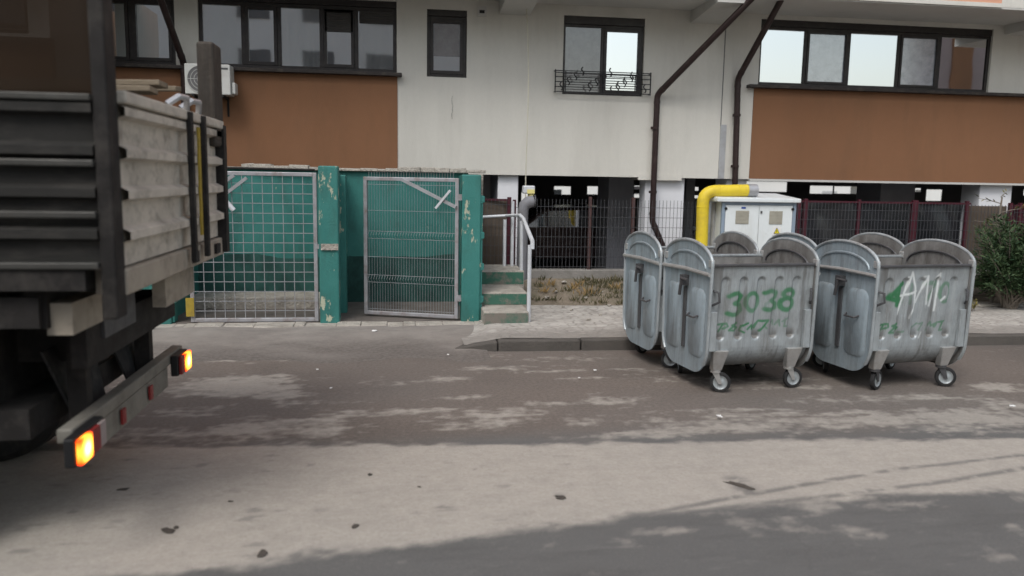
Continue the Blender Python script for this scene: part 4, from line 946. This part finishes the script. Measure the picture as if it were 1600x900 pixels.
def plate_outline(k=1.0):
    o = []
    pts = [(-.475+.27*(1-math.sin(t))-.0, .47-.295*math.cos(t)) for t in lin(0, PI/2, 10)] + [(-.495,1.22)]
    for t in lin(PI, 0, 25): pts.append((.495*math.cos(t), 1.24+.205*math.sin(t)))
    pts += [(.495,1.22)]+[(.475-.27*(1-math.sin(t)), .47-.295*math.cos(t)) for t in lin(PI/2, 0, 10)]
    return [(y*k, .2+(z-.2)*k if k != 1 else z) for y, z in pts]
def rrect(y0, y1, z0_, z1_, r, n=5):
    o = []
    for cx, cz, a0 in ((y1-r,z1_-r,0),(y0+r,z1_-r,PI/2),(y0+r,z0_+r,PI),(y1-r,z0_+r,1.5*PI)):
        for t in lin(0, PI/2, n): o.append((cx+r*math.cos(a0+t), cz+r*math.sin(a0+t)))
    return o
def make_bin(name, label, green=(), white=(), seed=0, hi=True):
    b = thing(name, label, 'waste bin', group='galvanised waste bins by the kerb')
    bd = bin_body('body', 300 if hi else 110, 330 if hi else 140, green, white, seed); bd.parent = b
    li = bin_body('inner_lining', 40, 60, seed=seed, mat='inner'); li.scale = (.995, .972, 1); li.location = (0,0,.012); li.parent = b
    # rim rolled along the two long sides
    for s in (-1, 1): MB().box(-HL-.012, HL+.012, s*HD-.02, s*HD+.022, RIM-.016, RIM+.012).build('rim', M['zinc_dark'] if s < 0 else M['zinc'], b, bevel=.008)
    for s in (-1, 1):
        x = s*(HL+.004); ol = plate_outline()
        pl = MB(); pl.prism([(x,y,z) for y,z in ol], (s*.012,0,0))
        plate = pl.build('end_plate', M['zinc_sky_tint'], b); plate.data.materials.append(M['inner'])
        for f_ in plate.data.polygons:
            if f_.normal.x*s < -.9: f_.material_index = 1
        fl = MB()                                        # folded flange over the dome and sides
        pth = [(x+s*.012, y, z) for y, z in ol[5:-5]]; fl.tube(pth, .016, 8)
        fl.build('flange', M['zinc'], plate, smooth=True)
        em = MB()
        for y0, y1 in ((-.40,-.085), (.085,.40)):
            r = rrect(y0, y1, .33, 1.0, .09); c = [(sum(p_[0] for p_ in r)/len(r), sum(p_[1] for p_ in r)/len(r))][0]
            n = len(r); base = len(em.v)
            em.v += [(x+s*.013, y, z) for y, z in r] + [(x+s*.03, c[0]+(y-c[0])*.84, c[1]+(z-c[1])*.93) for y, z in r]
            for i in range(n): em.f.append((base+i, base+(i+1)%n, base+n+(i+1)%n, base+n+i))
            em.f.append(tuple(base+n+i for i in range(n)))
        em.tube([(x+s*.014, .37*math.cos(t), 1.195+.14*math.sin(t)) for t in lin(0, PI, 22)], .013, 6)
        em.build('pressing', M['zinc_sky_tint'], plate, smooth=True)
        MB().tube([(x-s*.006, .37*math.cos(t), 1.195+.14*math.sin(t)) for t in lin(0, PI, 22)], .012, 6).build('inner_pressing', M['zinc_dark'], plate, smooth=True)
        MB().tube([(x+s*.03, -.49, 1.15), (x+s*.035, 0, 1.165), (x+s*.03, .49, 1.15)], .019, 8).build('stiffener_bar', M['zinc_bright'], plate, smooth=True)
        lt = MB(); lt.box(min(x+s*.012,x+s*.075), max(x+s*.012,x+s*.075), -.05, .03, 1.0, 1.10); lt.tube([(x+s*.07,-.13,1.06),(x+s*.08,-.02,1.07),(x+s*.075,.02,.9)], .016, 8)
        lt.box(min(x+s*.012,x+s*.03), max(x+s*.012,x+s*.03), -.025, .025, .38, .98)
        lt.build('latch', M['zinc_dark'], plate)
        MB().tube([(x+s*.03,-.3,.74),(x+s*.07,-.28,.72),(x+s*.07,-.14,.72),(x+s*.03,-.12,.74)], .010, 6).build('grab_handle', M['zinc_dark'], plate, smooth=True)
        # corner stiffeners on the long sides
        for q in (-1, 1):
            MB().box(min(s*(HL-.075), s*HL), max(s*(HL-.075), s*HL), min(q*(HD-.035), q*(HD+.008)), max(q*(HD-.035), q*(HD+.008)), .42, .80).build('corner_pocket', M['zinc'], b, bevel=.008)
            MB().tube([(s*(HL-.02),q*(HD+.0),1.0),(s*(HL-.055),q*(HD+.05),.985),(s*(HL-.06),q*(HD+.055),.90),(s*(HL-.02),q*(HD-.005),.86)], .012, 8).build('side_handle', M['zinc_dark'], b, smooth=True)
            MB().box(min(s*(HL-.005),s*(HL+.03)), max(s*(HL-.005),s*(HL+.03)), q*HD-.035, q*HD+.03, RIM-.02, RIM+.05).build('lug', M['zinc_bright'], b, bevel=.008)
            # leg bracket and caster
            lx = s*.40; ly = q*.36
            MB().hexa([(lx-.045,ly-.04,.215),(lx+.045,ly-.04,.215),(lx+.045,ly+.04,.215),(lx-.045,ly+.04,.215),(lx-.085,q*.425-.03,.42),(lx+.085,q*.425-.03,.42),(lx+.085,q*.425+.03,.42),(lx-.085,q*.425+.03,.42)]).build('leg_bracket', M['zinc_bright'], b, bevel=.008)
            ca = MB(); ang = random.uniform(-.7,.7)+ (0 if q < 0 else .5)
            dx, dy = math.cos(ang), math.sin(ang)
            c = bpy.data.objects.new('caster', None); COL.objects.link(c); c.parent = b; c.location = (lx, ly, 0); c.rotation_euler = (0,0,ang); c.empty_display_size = .05
            MB().cyl((0,0,.195),(0,0,.218), .05, 14).hexa([(-.03,-.034,.195),(.035,-.034,.195),(.065,-.028,.085),(.035,-.028,.085),(-.03,-.029,.195),(.035,-.029,.195),(.065,-.024,.085),(.035,-.024,.085)]).hexa([(-.03,.029,.195),(.035,.029,.195),(.065,.024,.085),(.035,.024,.085),(-.03,.034,.195),(.035,.034,.195),(.065,.028,.085),(.035,.028,.085)]).box(-.03,.035,-.034,.034,.19,.2).build('fork', M['zinc_bright'] if seed == 1 else M['zinc_dark'], c)
            MB().lathe((.05,0,.1), (0,1,0), [(-.02,.068),(-.023,.085),(-.018,.097),(0,.1),(.018,.097),(.023,.085),(.02,.068)], 26).build('tyre', M['black_rubber'], c, smooth=True)
            MB().lathe((.05,0,.1), (0,1,0), [(-.019,.0),(-.019,.02),(-.012,.03),(-.012,.055),(-.02,.068),(.02,.068),(.012,.055),(.012,.03),(.019,.02),(.019,.0)], 24).build('wheel', M['zinc'], c, smooth=True)
    return b
B1 = make_bin('waste_bin', 'galvanised wheeled bin with green spray-painted 3038 on its side', [(map_a(p_), r, a) for p_, r, a in GA], (), 1)
B2 = make_bin('waste_bin', 'galvanised wheeled bin with white scrawled AM graffiti over green paint', [(map_b(p_), r, a) for p_, r, a in GB], [(map_b(p_), r, a) for p_, r, a in WB], 2)
B3 = make_bin('waste_bin', 'galvanised wheeled bin standing behind the bin painted 3038', seed=3, hi=False)
B4 = copy_tree(B3); B4['label'] = 'galvanised wheeled bin standing behind the bin with white graffiti'
for b, x, y, rz in ((B1,3.35,7.58,7.0),(B2,4.95,7.52,8.0),(B3,3.20,8.57,6.0),(B4,4.90,8.52,8.0)): b.location = (x, y, 0); b.rotation_euler = (0,0,math.radians(rz))

# ================================================================== TIPPER TRUCK
TX, TY0, TY1 = -1.36, 4.0, 6.32
tk = thing('tipper_truck', 'dirty tipper truck with corrugated sides and glowing tail lamps, leaving at the left', 'truck', (-4.5, 5.15, 0))
def tp(mb, name, mat, **kw): return loc(mb.build(name, mat, tk, **kw))
def corrug(x0, x1, y, z0, z1, axis, out):
    """horizontal pressed folds"""
    prof = []; n = 4; h = (z1-z0)/n
    for i in range(n):
        b = z0+i*h; prof += [(b, 0), (b+h*.58, 0), (b+h*.66, .05), (b+h*.86, .05), (b+h*.98, 0)]
    prof.append((z1, 0)); m = MB()
    for (za, oa), (zb_, ob_) in zip(prof, prof[1:]):
        if axis == 'x': m.quad((x0,y+oa*out,za),(x1,y+oa*out,za),(x1,y+ob_*out,zb_),(x0,y+ob_*out,zb_))
        else: m.quad((x0+oa*out,y[0],za),(x0+oa*out,y[1],za),(x0+ob_*out,y[1],zb_),(x0+ob_*out,y[0],zb_))
    if axis == 'x': m.box(x0, x1, min(y-out*.001,y-out*.05), max(y-out*.001,y-out*.05), z0, z1)
    else: m.box(min(x0-.05*out,x0-.001*out), max(x0-.05*out,x0-.001*out), y[0], y[1], z0, z1)
    return m
tp(corrug(-6.4, TX-.052, TY0+.04, 1.56, 2.34, 'x', -1), 'side_board', M['truck_side'], fix=False)
tp(corrug(-6.4, TX-.14, TY1-.04, 1.56, 2.34, 'x', 1), 'side_board', M['truck_side'], fix=False)
tgm = tp(corrug(TX, 0, (TY0+.14, TY1-.06), 1.54, 2.34, 'y', 1), 'tailgate', M['truck_gate'], fix=False)
for z in (1.56, 1.80, 2.04, 2.34): tp(MB().box(-6.4, TX-.052, TY0-.018, TY0+.02, z-.016, z+.016), 'edge_strip', M['truck_edge'], bevel=.006)
tp(MB().box(TX-.03, TX+.06, TY0+.14, TY1-.02, 2.33, 2.39), 'top_rail', M['truck_gate'], bevel=.01)
tp(MB().box(-6.4, TX-.14, TY1-.08, TY1, 2.33, 2.39), 'top_rail', M['truck_gate'], bevel=.01)
tp(MB().box(TX-.12, TX+.03, TY0+.12, TY1, 1.40, 1.53), 'rear_sill', M['truck_beam'], bevel=.01)
tp(MB().box(-6.4, TX-.12, TY0, TY1, 1.44, 1.55), 'deck', M['dark_steel'])
# posts
tp(MB().box(TX-.05, TX+.02, TY0, TY0+.14, 1.3, 3.15), 'corner_post', M['dark_steel'], bevel=.01)
tp(MB().box(TX-.07, TX+.05, TY1-.24, TY1+.02, 2.2, 2.93), 'corner_post', M['dark_post'], bevel=.02)
tp(MB().box(-6.5, -6.4, TY0, TY1, 1.5, 3.0), 'headboard', M['dark_steel'])
tp(MB().box(-6.4, TX-.15, TY0+.02, TY0+.06, 2.9+.2, 2.96+.2), 'cage_rail', M['dark_steel'])
X, Z = np.meshgrid(np.linspace(-6.4, TX-.052, 60), np.linspace(2.35, 3.12, 20))
loc(grid_mesh('side_net', np.stack([X, TY0+.05+.012*np.sin(X*9+Z*7), Z], -1), M['net'], None, tk))
# tailgate hinges, bars, straps
for y, mt in ((TY0+1.28,'dark_steel'), (TY0+1.62,'dark_steel')): tp(MB().box(TX+.052, TX+.085, y-.025, y+.025, 1.45, 2.38), 'locking_bar', M[mt], bevel=.006)
for y, z0_, z1_ in ((TY0+1.52,1.6,2.3),(TY0+1.34,1.6,1.95)): tp(MB().box(TX+.054, TX+.066, y-.022, y+.022, z0_, z1_), 'strap', M['strap'])
for y in (TY0+1.22, TY0+1.52): tp(MB().tube([(TX-.02,y-.1,2.41),(TX+.04,y-.06,2.46),(TX+.06,y+.04,2.46),(TX+.04,y+.1,2.39)], .02, 8), 'top_latch', M['galv'], smooth=True)
for y in (TY0+1.42, TY0+2.05): tp(MB().box(TX+.03, TX+.05, y-.06, y+.06, 1.43, 1.5), 'hinge', M['dark_steel'])
# chassis
for y in (4.72, 5.6): tp(MB().box(-7.0, TX-.3, y-.05, y+.05, .95, 1.22), 'chassis_rail', M['dark_steel'])
for x in (-1.75, -2.6, -3.6): tp(MB().box(x-.05, x+.05, TY0+.1, TY1-.05, 1.24, 1.42), 'cross_member', M['dark_steel'])
tp(MB().box(-1.7, -1.62, 4.35, 6.0, .98, 1.2), 'rear_cross_beam', M['dark_steel'])
tp(MB().box(-1.72,-1.60,4.14,4.54,1.2,1.36), 'end_bracket', M['truck_beam'])
tp(MB().box(-1.68, -1.6, 4.56, 5.08, 1.10, 1.30), 'tow_bracket', M['zinc_dark'])
for y0, y1 in ((4.1,4.78),(5.55,6.25)): tp(MB().tube([(-2.78+.66*math.cos(t), (y0+y1)/2, .52+.66*math.sin(t)) for t in lin(.1, PI-.1, 14)], .02, 6).hexa([(-3.4,y0,1.08),(-2.1,y0,1.08),(-2.1,y1,1.08),(-3.4,y1,1.08),(-3.3,y0,1.2),(-2.2,y0,1.2),(-2.2,y1,1.2),(-3.3,y1,1.2)]), 'fender', M['dark_steel'])
tp(MB().box(-3.3, -2.15, 4.2, 4.7, 1.21, 1.42).box(-2.4,-1.9,4.3,5.9,.62,.78), 'axle_frame', M['dark_steel'])
tp(MB().box(-1.55, -1.47, 5.25, 5.95, 1.16, 1.34), 'hitch_plate', M['truck_beam'])
# underrun guard and lamps
BX = -1.65
tp(MB().box(BX-.06, BX+.02, TY0+.14, TY1-.12, .645, .72), 'bumper_bar', M['bumper'], bevel=.01)
tp(MB().box(BX-.05, BX+.012, TY0+.5, TY1-.5, .50, .64), 'number_panel', M['bumper'])
tp(MB().box(TX-.02, TX+.064, TY1-.06, TY1+.035, 1.42, 2.36), 'gate_frame', M['dark_steel'])
for y in (4.6, 5.72): tp(MB().box(BX-.16, BX-.061, y-.04, y+.04, .62, 1.2), 'hanger', M['dark_steel'])
for s, y in ((0, TY0+.05), (1, TY1-.42)):
    h = tp(MB().box(BX+.021, BX+.075, y-.04, y+.36 if not s else y+.22, .56, .71), 'tail_lamp', M['black'], bevel=.01)
    a, b = (y-.03, y+.12) if not s else (y+.06, y+.215)
    MB().box(BX+.076, BX+.105, a, b, .57, .70).build('lit_lens', M['lamp_amber'], h, bevel=.008)
    r0, r1 = (b+.006, b+.12) if not s else (a-.09, a-.006)
    MB().box(BX+.076, BX+.1, r0, r1, .57, .70).build('red_lens', M['lamp_red'], h, bevel=.006)
    if not s: MB().box(BX+.076, BX+.096, r1+.004, r1+.09, .57, .70).build('clear_lens', M['lens_clear'], h, bevel=.006)
for y in (4.85, 5.38): tp(MB().box(BX+.021, BX+.034, y-.03, y+.03, .53, .62), 'reflector', M['lamp_red'])
# wheels and flaps
for y0, y1 in ((4.12,4.72),(5.68,6.26)):
    for x in (-2.78, -6.9):
        w_ = bpy.data.objects.new('wheel', None); COL.objects.link(w_); w_.parent = tk; w_.location = Vector((x,(y0+y1)/2,.5))-Vector(tk.location); w_.empty_display_size = .1
        h = (y1-y0)/2
        MB().lathe((0,0,0), (0,1,0), [(-h,.29),(-h,.44),(-h+.05,.49),(-.04,.5),(-.02,.45),(.02,.45),(.04,.5),(h-.05,.49),(h,.44),(h,.29)], 40).build('tyre', M['black_rubber'], w_, smooth=True)
        MB().lathe((0,0,0), (0,1,0), [(-h+.02,.0),(-h+.05,.12),(-h+.1,.14),(-h+.12,.22),(-h+.02,.29),(h-.02,.29),(h-.12,.22),(h-.1,.14),(h-.05,.12),(h-.02,0)], 32).build('rim', M['dark_steel'], w_, smooth=True)
for y0, y1, x in ((4.58,5.14,-1.8),(5.45,6.1,-1.8)):
    tp(MB().hexa([(x,y0+.06,.62),(x,y1-.03,.60),(x-.015,y1-.03,.60),(x-.015,y0+.06,.62),(x-.1,y0-.08,1.04),(x-.1,y1+.02,1.04),(x-.115,y1+.02,1.04),(x-.115,y0-.08,1.04)]), 'mudflap', M['black_rubber'])
tp(MB().box(-5.9, -3.6, TY0+.1, TY0+.14, .55, .68).box(-5.9, -3.6, TY0+.1, TY0+.14, .85, .97), 'side_guard', M['bumper'])
tp(MB().box(-2.5, -1.72, TY0+.06, TY0+.12, 1.25, 1.40), 'side_rail', M['dark_steel'])
tp(MB().box(-2.4, -2.1, 4.4, 5.0, .75, 1.2), 'air_tank_box', M['dark_steel'])
tp(MB().box(-9.0, -6.7, TY0+.05, TY1-.05, .8, 3.0), 'cab', M['truck_side'], bevel=.08)
# old planks lying in the load bed
for i, (y, z, sk) in enumerate(((5.35,2.43,.02),(5.62,2.46,-.03),(5.9,2.44,.05))):
    o = MB().box(-1.1, 1.1, -.09, .09, -.018, .018).build('wooden_plank', M['timber'], bevel=.006)
    o.location = (-2.62, y, z+.06+.03*i); o.rotation_euler = (random.uniform(-.1,.1), -.02, sk)
    tag(o, 'weathered plank lying across the top of the truck bed', 'plank', 'planks in the truck bed')

# ================================================================== PLANTS, LITTER
def tri_leaf(mb, c, d, ln, wd, up):
    d = d.normalized(); s = d.cross(up)
    if s.length < 1e-3: s = d.cross(Vector((1,0,0)))
    s = s.normalized()*wd
    mb.poly([c, c+d*ln*.45+s, c+d*ln, c+d*ln*.45-s])
def rv(): return Vector((random.gauss(0,1), random.gauss(0,1), random.gauss(0,1)))
def shrub(name, label, cat, c, rx, ry, h, n_br, leaf, mat, seed):
    random.seed(seed); r = thing(name, label, cat, c); st = MB(); lf = MB()
    for i in range(n_br):
        a = random.uniform(0, 2*PI); e = random.uniform(.05, 1.35); L = (.45+.55*random.random())
        tip = Vector((math.cos(a)*rx*math.cos(e)*L, math.sin(a)*ry*math.cos(e)*L, h*(.18+.82*math.sin(e)*L)))
        base = Vector((random.uniform(-.08,.08), random.uniform(-.08,.08), .05)); mid = base.lerp(tip,.5)+Vector((0,0,.12*h))
        pts = [base*(1-t)**2+mid*2*t*(1-t)+tip*t*t for t in lin(0,1,7)]
        st.tube(pts, [.016*(1-.85*t) for t in lin(0,1,7)], 5, False)
        for k in range(leaf):
            t = random.uniform(.3,1)**.7; p_ = base*(1-t)**2+mid*2*t*(1-t)+tip*t*t
            sd = rv(); sd.z *= .5; sd.normalize(); q = p_+sd*random.uniform(0,.17)*(1.2-.6*t)
            dr = (sd+Vector((0,0,-.15))+(tip-base).normalized()*.8)
            tri_leaf(lf, q, dr+rv()*.3, random.uniform(.05,.11), random.uniform(.007,.016), Vector((0,0,1))+rv()*.5)
    st.build('stem', M['bark'], r, smooth=True); lf.build('foliage', M[mat], r, fix=False); return r
shrub('evergreen_shrub', 'dark green evergreen shrub with feathery needles at the right edge of the pavement', 'shrub', (9.45,11.2,.08), 1.0, .75, 1.62, 130, 120, 'needle', 5)
random.seed(12)
sap = thing('sapling', 'bare grey sapling stem rising out of the evergreen shrub with a few yellowish leaves', 'tree', (9.42,11.55,.1))
st = MB().tube([(0,0,0),(.03,.02,.6),(.0,.03,1.2),(.03,.03,1.75)], [.028,.024,.02,.012], 8); lf = MB()
for z, a in ((1.0,.4),(1.3,2.9),(1.5,.2),(1.65,2.6),(1.75,1.2)):
    d = Vector((math.cos(a),.2*math.sin(a),.22)); p0 = Vector((.01,.03,z)); st.tube([p0, p0+d*.22, p0+d*.42+Vector((0,0,-.02))], [.008,.006,.003], 5)
    for k in range(9): tri_leaf(lf, p0+d*random.uniform(.1,.45), d+rv()*.5, random.uniform(.06,.12), random.uniform(.01,.02), Vector((0,0,1)))
st.build('trunk', M['bark'], sap, smooth=True); lf.build('leaves', M['yellowleaf'], sap, fix=False)
random.seed(21)
def tufts(spots, mat, name, h0, h1, nb, spread):
    m = MB()
    for (x, y, z) in spots:
        for k in range(nb):
            c = Vector((x+random.gauss(0,spread), y+random.gauss(0,spread*.6), z)); d = Vector((random.gauss(0,.55), random.gauss(0,.4), 1)); h = random.uniform(h0,h1)
            tri_leaf(m, c, d, h, random.uniform(.004,.011), Vector((random.gauss(0,1),1,0)))
    return m.build(name, M[mat], fix=False)
def bankz(y): t = min(1,max(0,(y-11.62)/.88)); return .10+.34*(3*t*t-2*t**3)
sp1 = [(x, y, bankz(y)-.01) for x, y in [(random.choice([random.gauss(3.3,.45), random.uniform(2.0,9.5), random.gauss(4.2,.5)]), random.uniform(11.75,12.42)) for _ in range(130)]]
stuff(tufts(sp1, 'weed', 'weeds', .03, .13, 22, .06), 'low rough weeds growing on the earth bank below the mesh fence', 'weeds')
sp2 = [(random.choice([random.gauss(2.75,.2), random.uniform(2.2,9)]), random.uniform(11.85,12.4), .3) for _ in range(9)]
sp2 = [(x, y, bankz(y)-.01) for x, y, _ in sp2]
stuff(tufts(sp2, 'straw', 'dry_grass', .05, .15, 22, .06), 'tufts of straw coloured dry grass on the earth bank', 'dry grass')
for i, (px_, py_, lb_) in enumerate(((1518,486,'small yellowish weed at the corner of the right graffiti bin'),(1568,480,'small yellowish weed in front of the evergreen shrub'))):
    x, y = on_z(px_, py_, .13); m = MB(); root = thing('small_weed', lb_, 'weed', (x, y, .12)); s_ = MB()
    for k in range(16):
        a = random.uniform(0,2*PI); d = Vector((math.cos(a)*.5, math.sin(a)*.4, 1)).normalized(); hh = random.uniform(.1,.26); s_.tube([(0,0,0), d*hh*.6, d*hh], .003, 4, False)
        for j in range(9): tri_leaf(m, d*hh*random.uniform(.3,1), d+rv()*.6, random.uniform(.03,.06), random.uniform(.006,.014), Vector((0,0,1)))
    s_.build('stem', M['bark'], root); m.build('leaves', M['yellowleaf'], root, fix=False)
lg = P(1500,452,11.9); lh = P(1640,470,11.4)
tag(MB().tube([(lg[0],11.9,.28),(lg[0]+.7,11.72,.27),(lh[0],11.5,.2)], [.05,.06,.055], 10).build('fallen_log', M['bark'], smooth=True), 'grey log lying under the evergreen shrub', 'log')
sl = on_z(1538,474,.16)
tag(MB().box(sl[0]-.22, sl[0]+.22, sl[1]-.12, sl[1]+.2, .12, .16).build('concrete_slab', M['pale_conc'], bevel=.01), 'small pale concrete slab lying beside the evergreen shrub', 'slab')
# stones on the bank and scraps on the ground
random.seed(5)
def lump(name, mat, c, s, flat=.6):
    bm = bmesh.new(); bmesh.ops.create_icosphere(bm, subdivisions=2, radius=1)
    for v in bm.verts: v.co *= 1+random.uniform(-.4,.3); v.co.x *= s[0]; v.co.y *= s[1]; v.co.z *= s[2]
    me = bpy.data.meshes.new(name); bm.to_mesh(me); bm.free(); me.materials.append(M[mat])
    o = bpy.data.objects.new(name, me); COL.objects.link(o); o.location = c; o.rotation_euler = (0,0,random.uniform(0,3)); return o
for px_, py_ in ((855,470),(868,468),(880,477),(915,470),(940,468),(952,475),(938,490),(843,437),(893,482),(920,497)):
    x, y = on_z(px_, py_, .16); yy_ = min(y, 12.3); tag(lump('pale_stone', 'pale_conc', (x, yy_, (bankz(yy_) if yy_ > 11.65 else .13)+.01), (random.uniform(.02,.05),random.uniform(.02,.035),.02)), 'small pale stone lying on the pavement edge or earth bank', 'stone', 'pale stones below the fence')
for px_, py_, s in ((930,578,.018),(1124,650,.026),(517,606,.012),(1582,634,.022),(496,577,.014),(700,560,.013),(585,522,.025),(905,590,.012)):
    x, y = on_z(px_, py_, .03); o = lump('paper_scrap', 'paper', (x, y, .03 if y < 8.6 else .075), (s*1.3, s, s*.35)); tag(o, 'scrap of white litter on the grey roadway', 'litter', 'white scraps on the roadway')
for px_, py_, s in ((555,824,.028),(262,831,.04),(275,826,.02),(876,778,.03),(875,781,.02),(578,743,.022),(193,766,.03),(410,866,.035),(360,785,.015),(655,762,.012)):
    x, y = on_z(px_, py_, .0); o = lump('mud_clod', 'clod', (x, y, .008), (s*1.25, s*.7, s*.14)); tag(o, 'dark clod of mud flattened on the pale silt of the road', 'mud clod', 'mud clods on the road')
rag = on_z(1156,759,0)
o = lump('flattened_rag', 'clod', (rag[0], rag[1], .004), (.1,.035,.006)); o.rotation_euler = (0,0,-.8); tag(o, 'dark flattened rag on the pale road below the bins', 'rag')

# ================================================================== LIGHT AND CAMERA
wd = bpy.data.worlds.new('World'); scene.world = wd; wd.use_nodes = True; nt = wd.node_tree
bg = nt.nodes['Background']; sky = nt.nodes.new('ShaderNodeTexSky'); sky.sky_type = 'NISHITA'; sky.sun_disc = False
SE, SR = math.radians(52), math.radians(208)
sky.sun_elevation = SE; sky.sun_rotation = SR; sky.air_density = 1.5; sky.dust_density = 2.5; sky.ozone_density = 1.0
hs = nt.nodes.new('ShaderNodeHueSaturation'); hs.inputs['Saturation'].default_value = .5; hs.inputs['Value'].default_value = 1.0
nt.links.new(sky.outputs[0], hs.inputs['Color']); nt.links.new(hs.outputs[0], bg.inputs[0]); bg.inputs[1].default_value = .12
sd = bpy.data.lights.new('sun', 'SUN'); sd.energy = .9; sd.angle = math.radians(22); sd.color = (1,.985,.96)
so = bpy.data.objects.new('sun', sd); COL.objects.link(so)
# Nishita: rotation 0 has the sun towards +Y, turning clockwise seen from above
sv = Vector((math.sin(SR)*math.cos(SE), math.cos(SR)*math.cos(SE), math.sin(SE)))
so.rotation_euler = sv.to_track_quat('Z', 'Y').to_euler()
cam = bpy.data.cameras.new('camera'); co = bpy.data.objects.new('camera', cam); COL.objects.link(co)
cam.sensor_width = 36; cam.lens = F_PX/1600*36; cam.clip_end = 1000; cam.clip_start = .05
mt = Matrix((Rv, Uv, -Fv)).transposed().to_4x4(); mt.translation = CAM; co.matrix_world = mt
scene.camera = co
cam.dof.use_dof = True; cam.dof.focus_distance = 9.5; cam.dof.aperture_fstop = 1.2
vs = scene.view_settings; vs.view_transform = 'Standard'; vs.look = 'None'; vs.exposure = .63; vs.gamma = 1
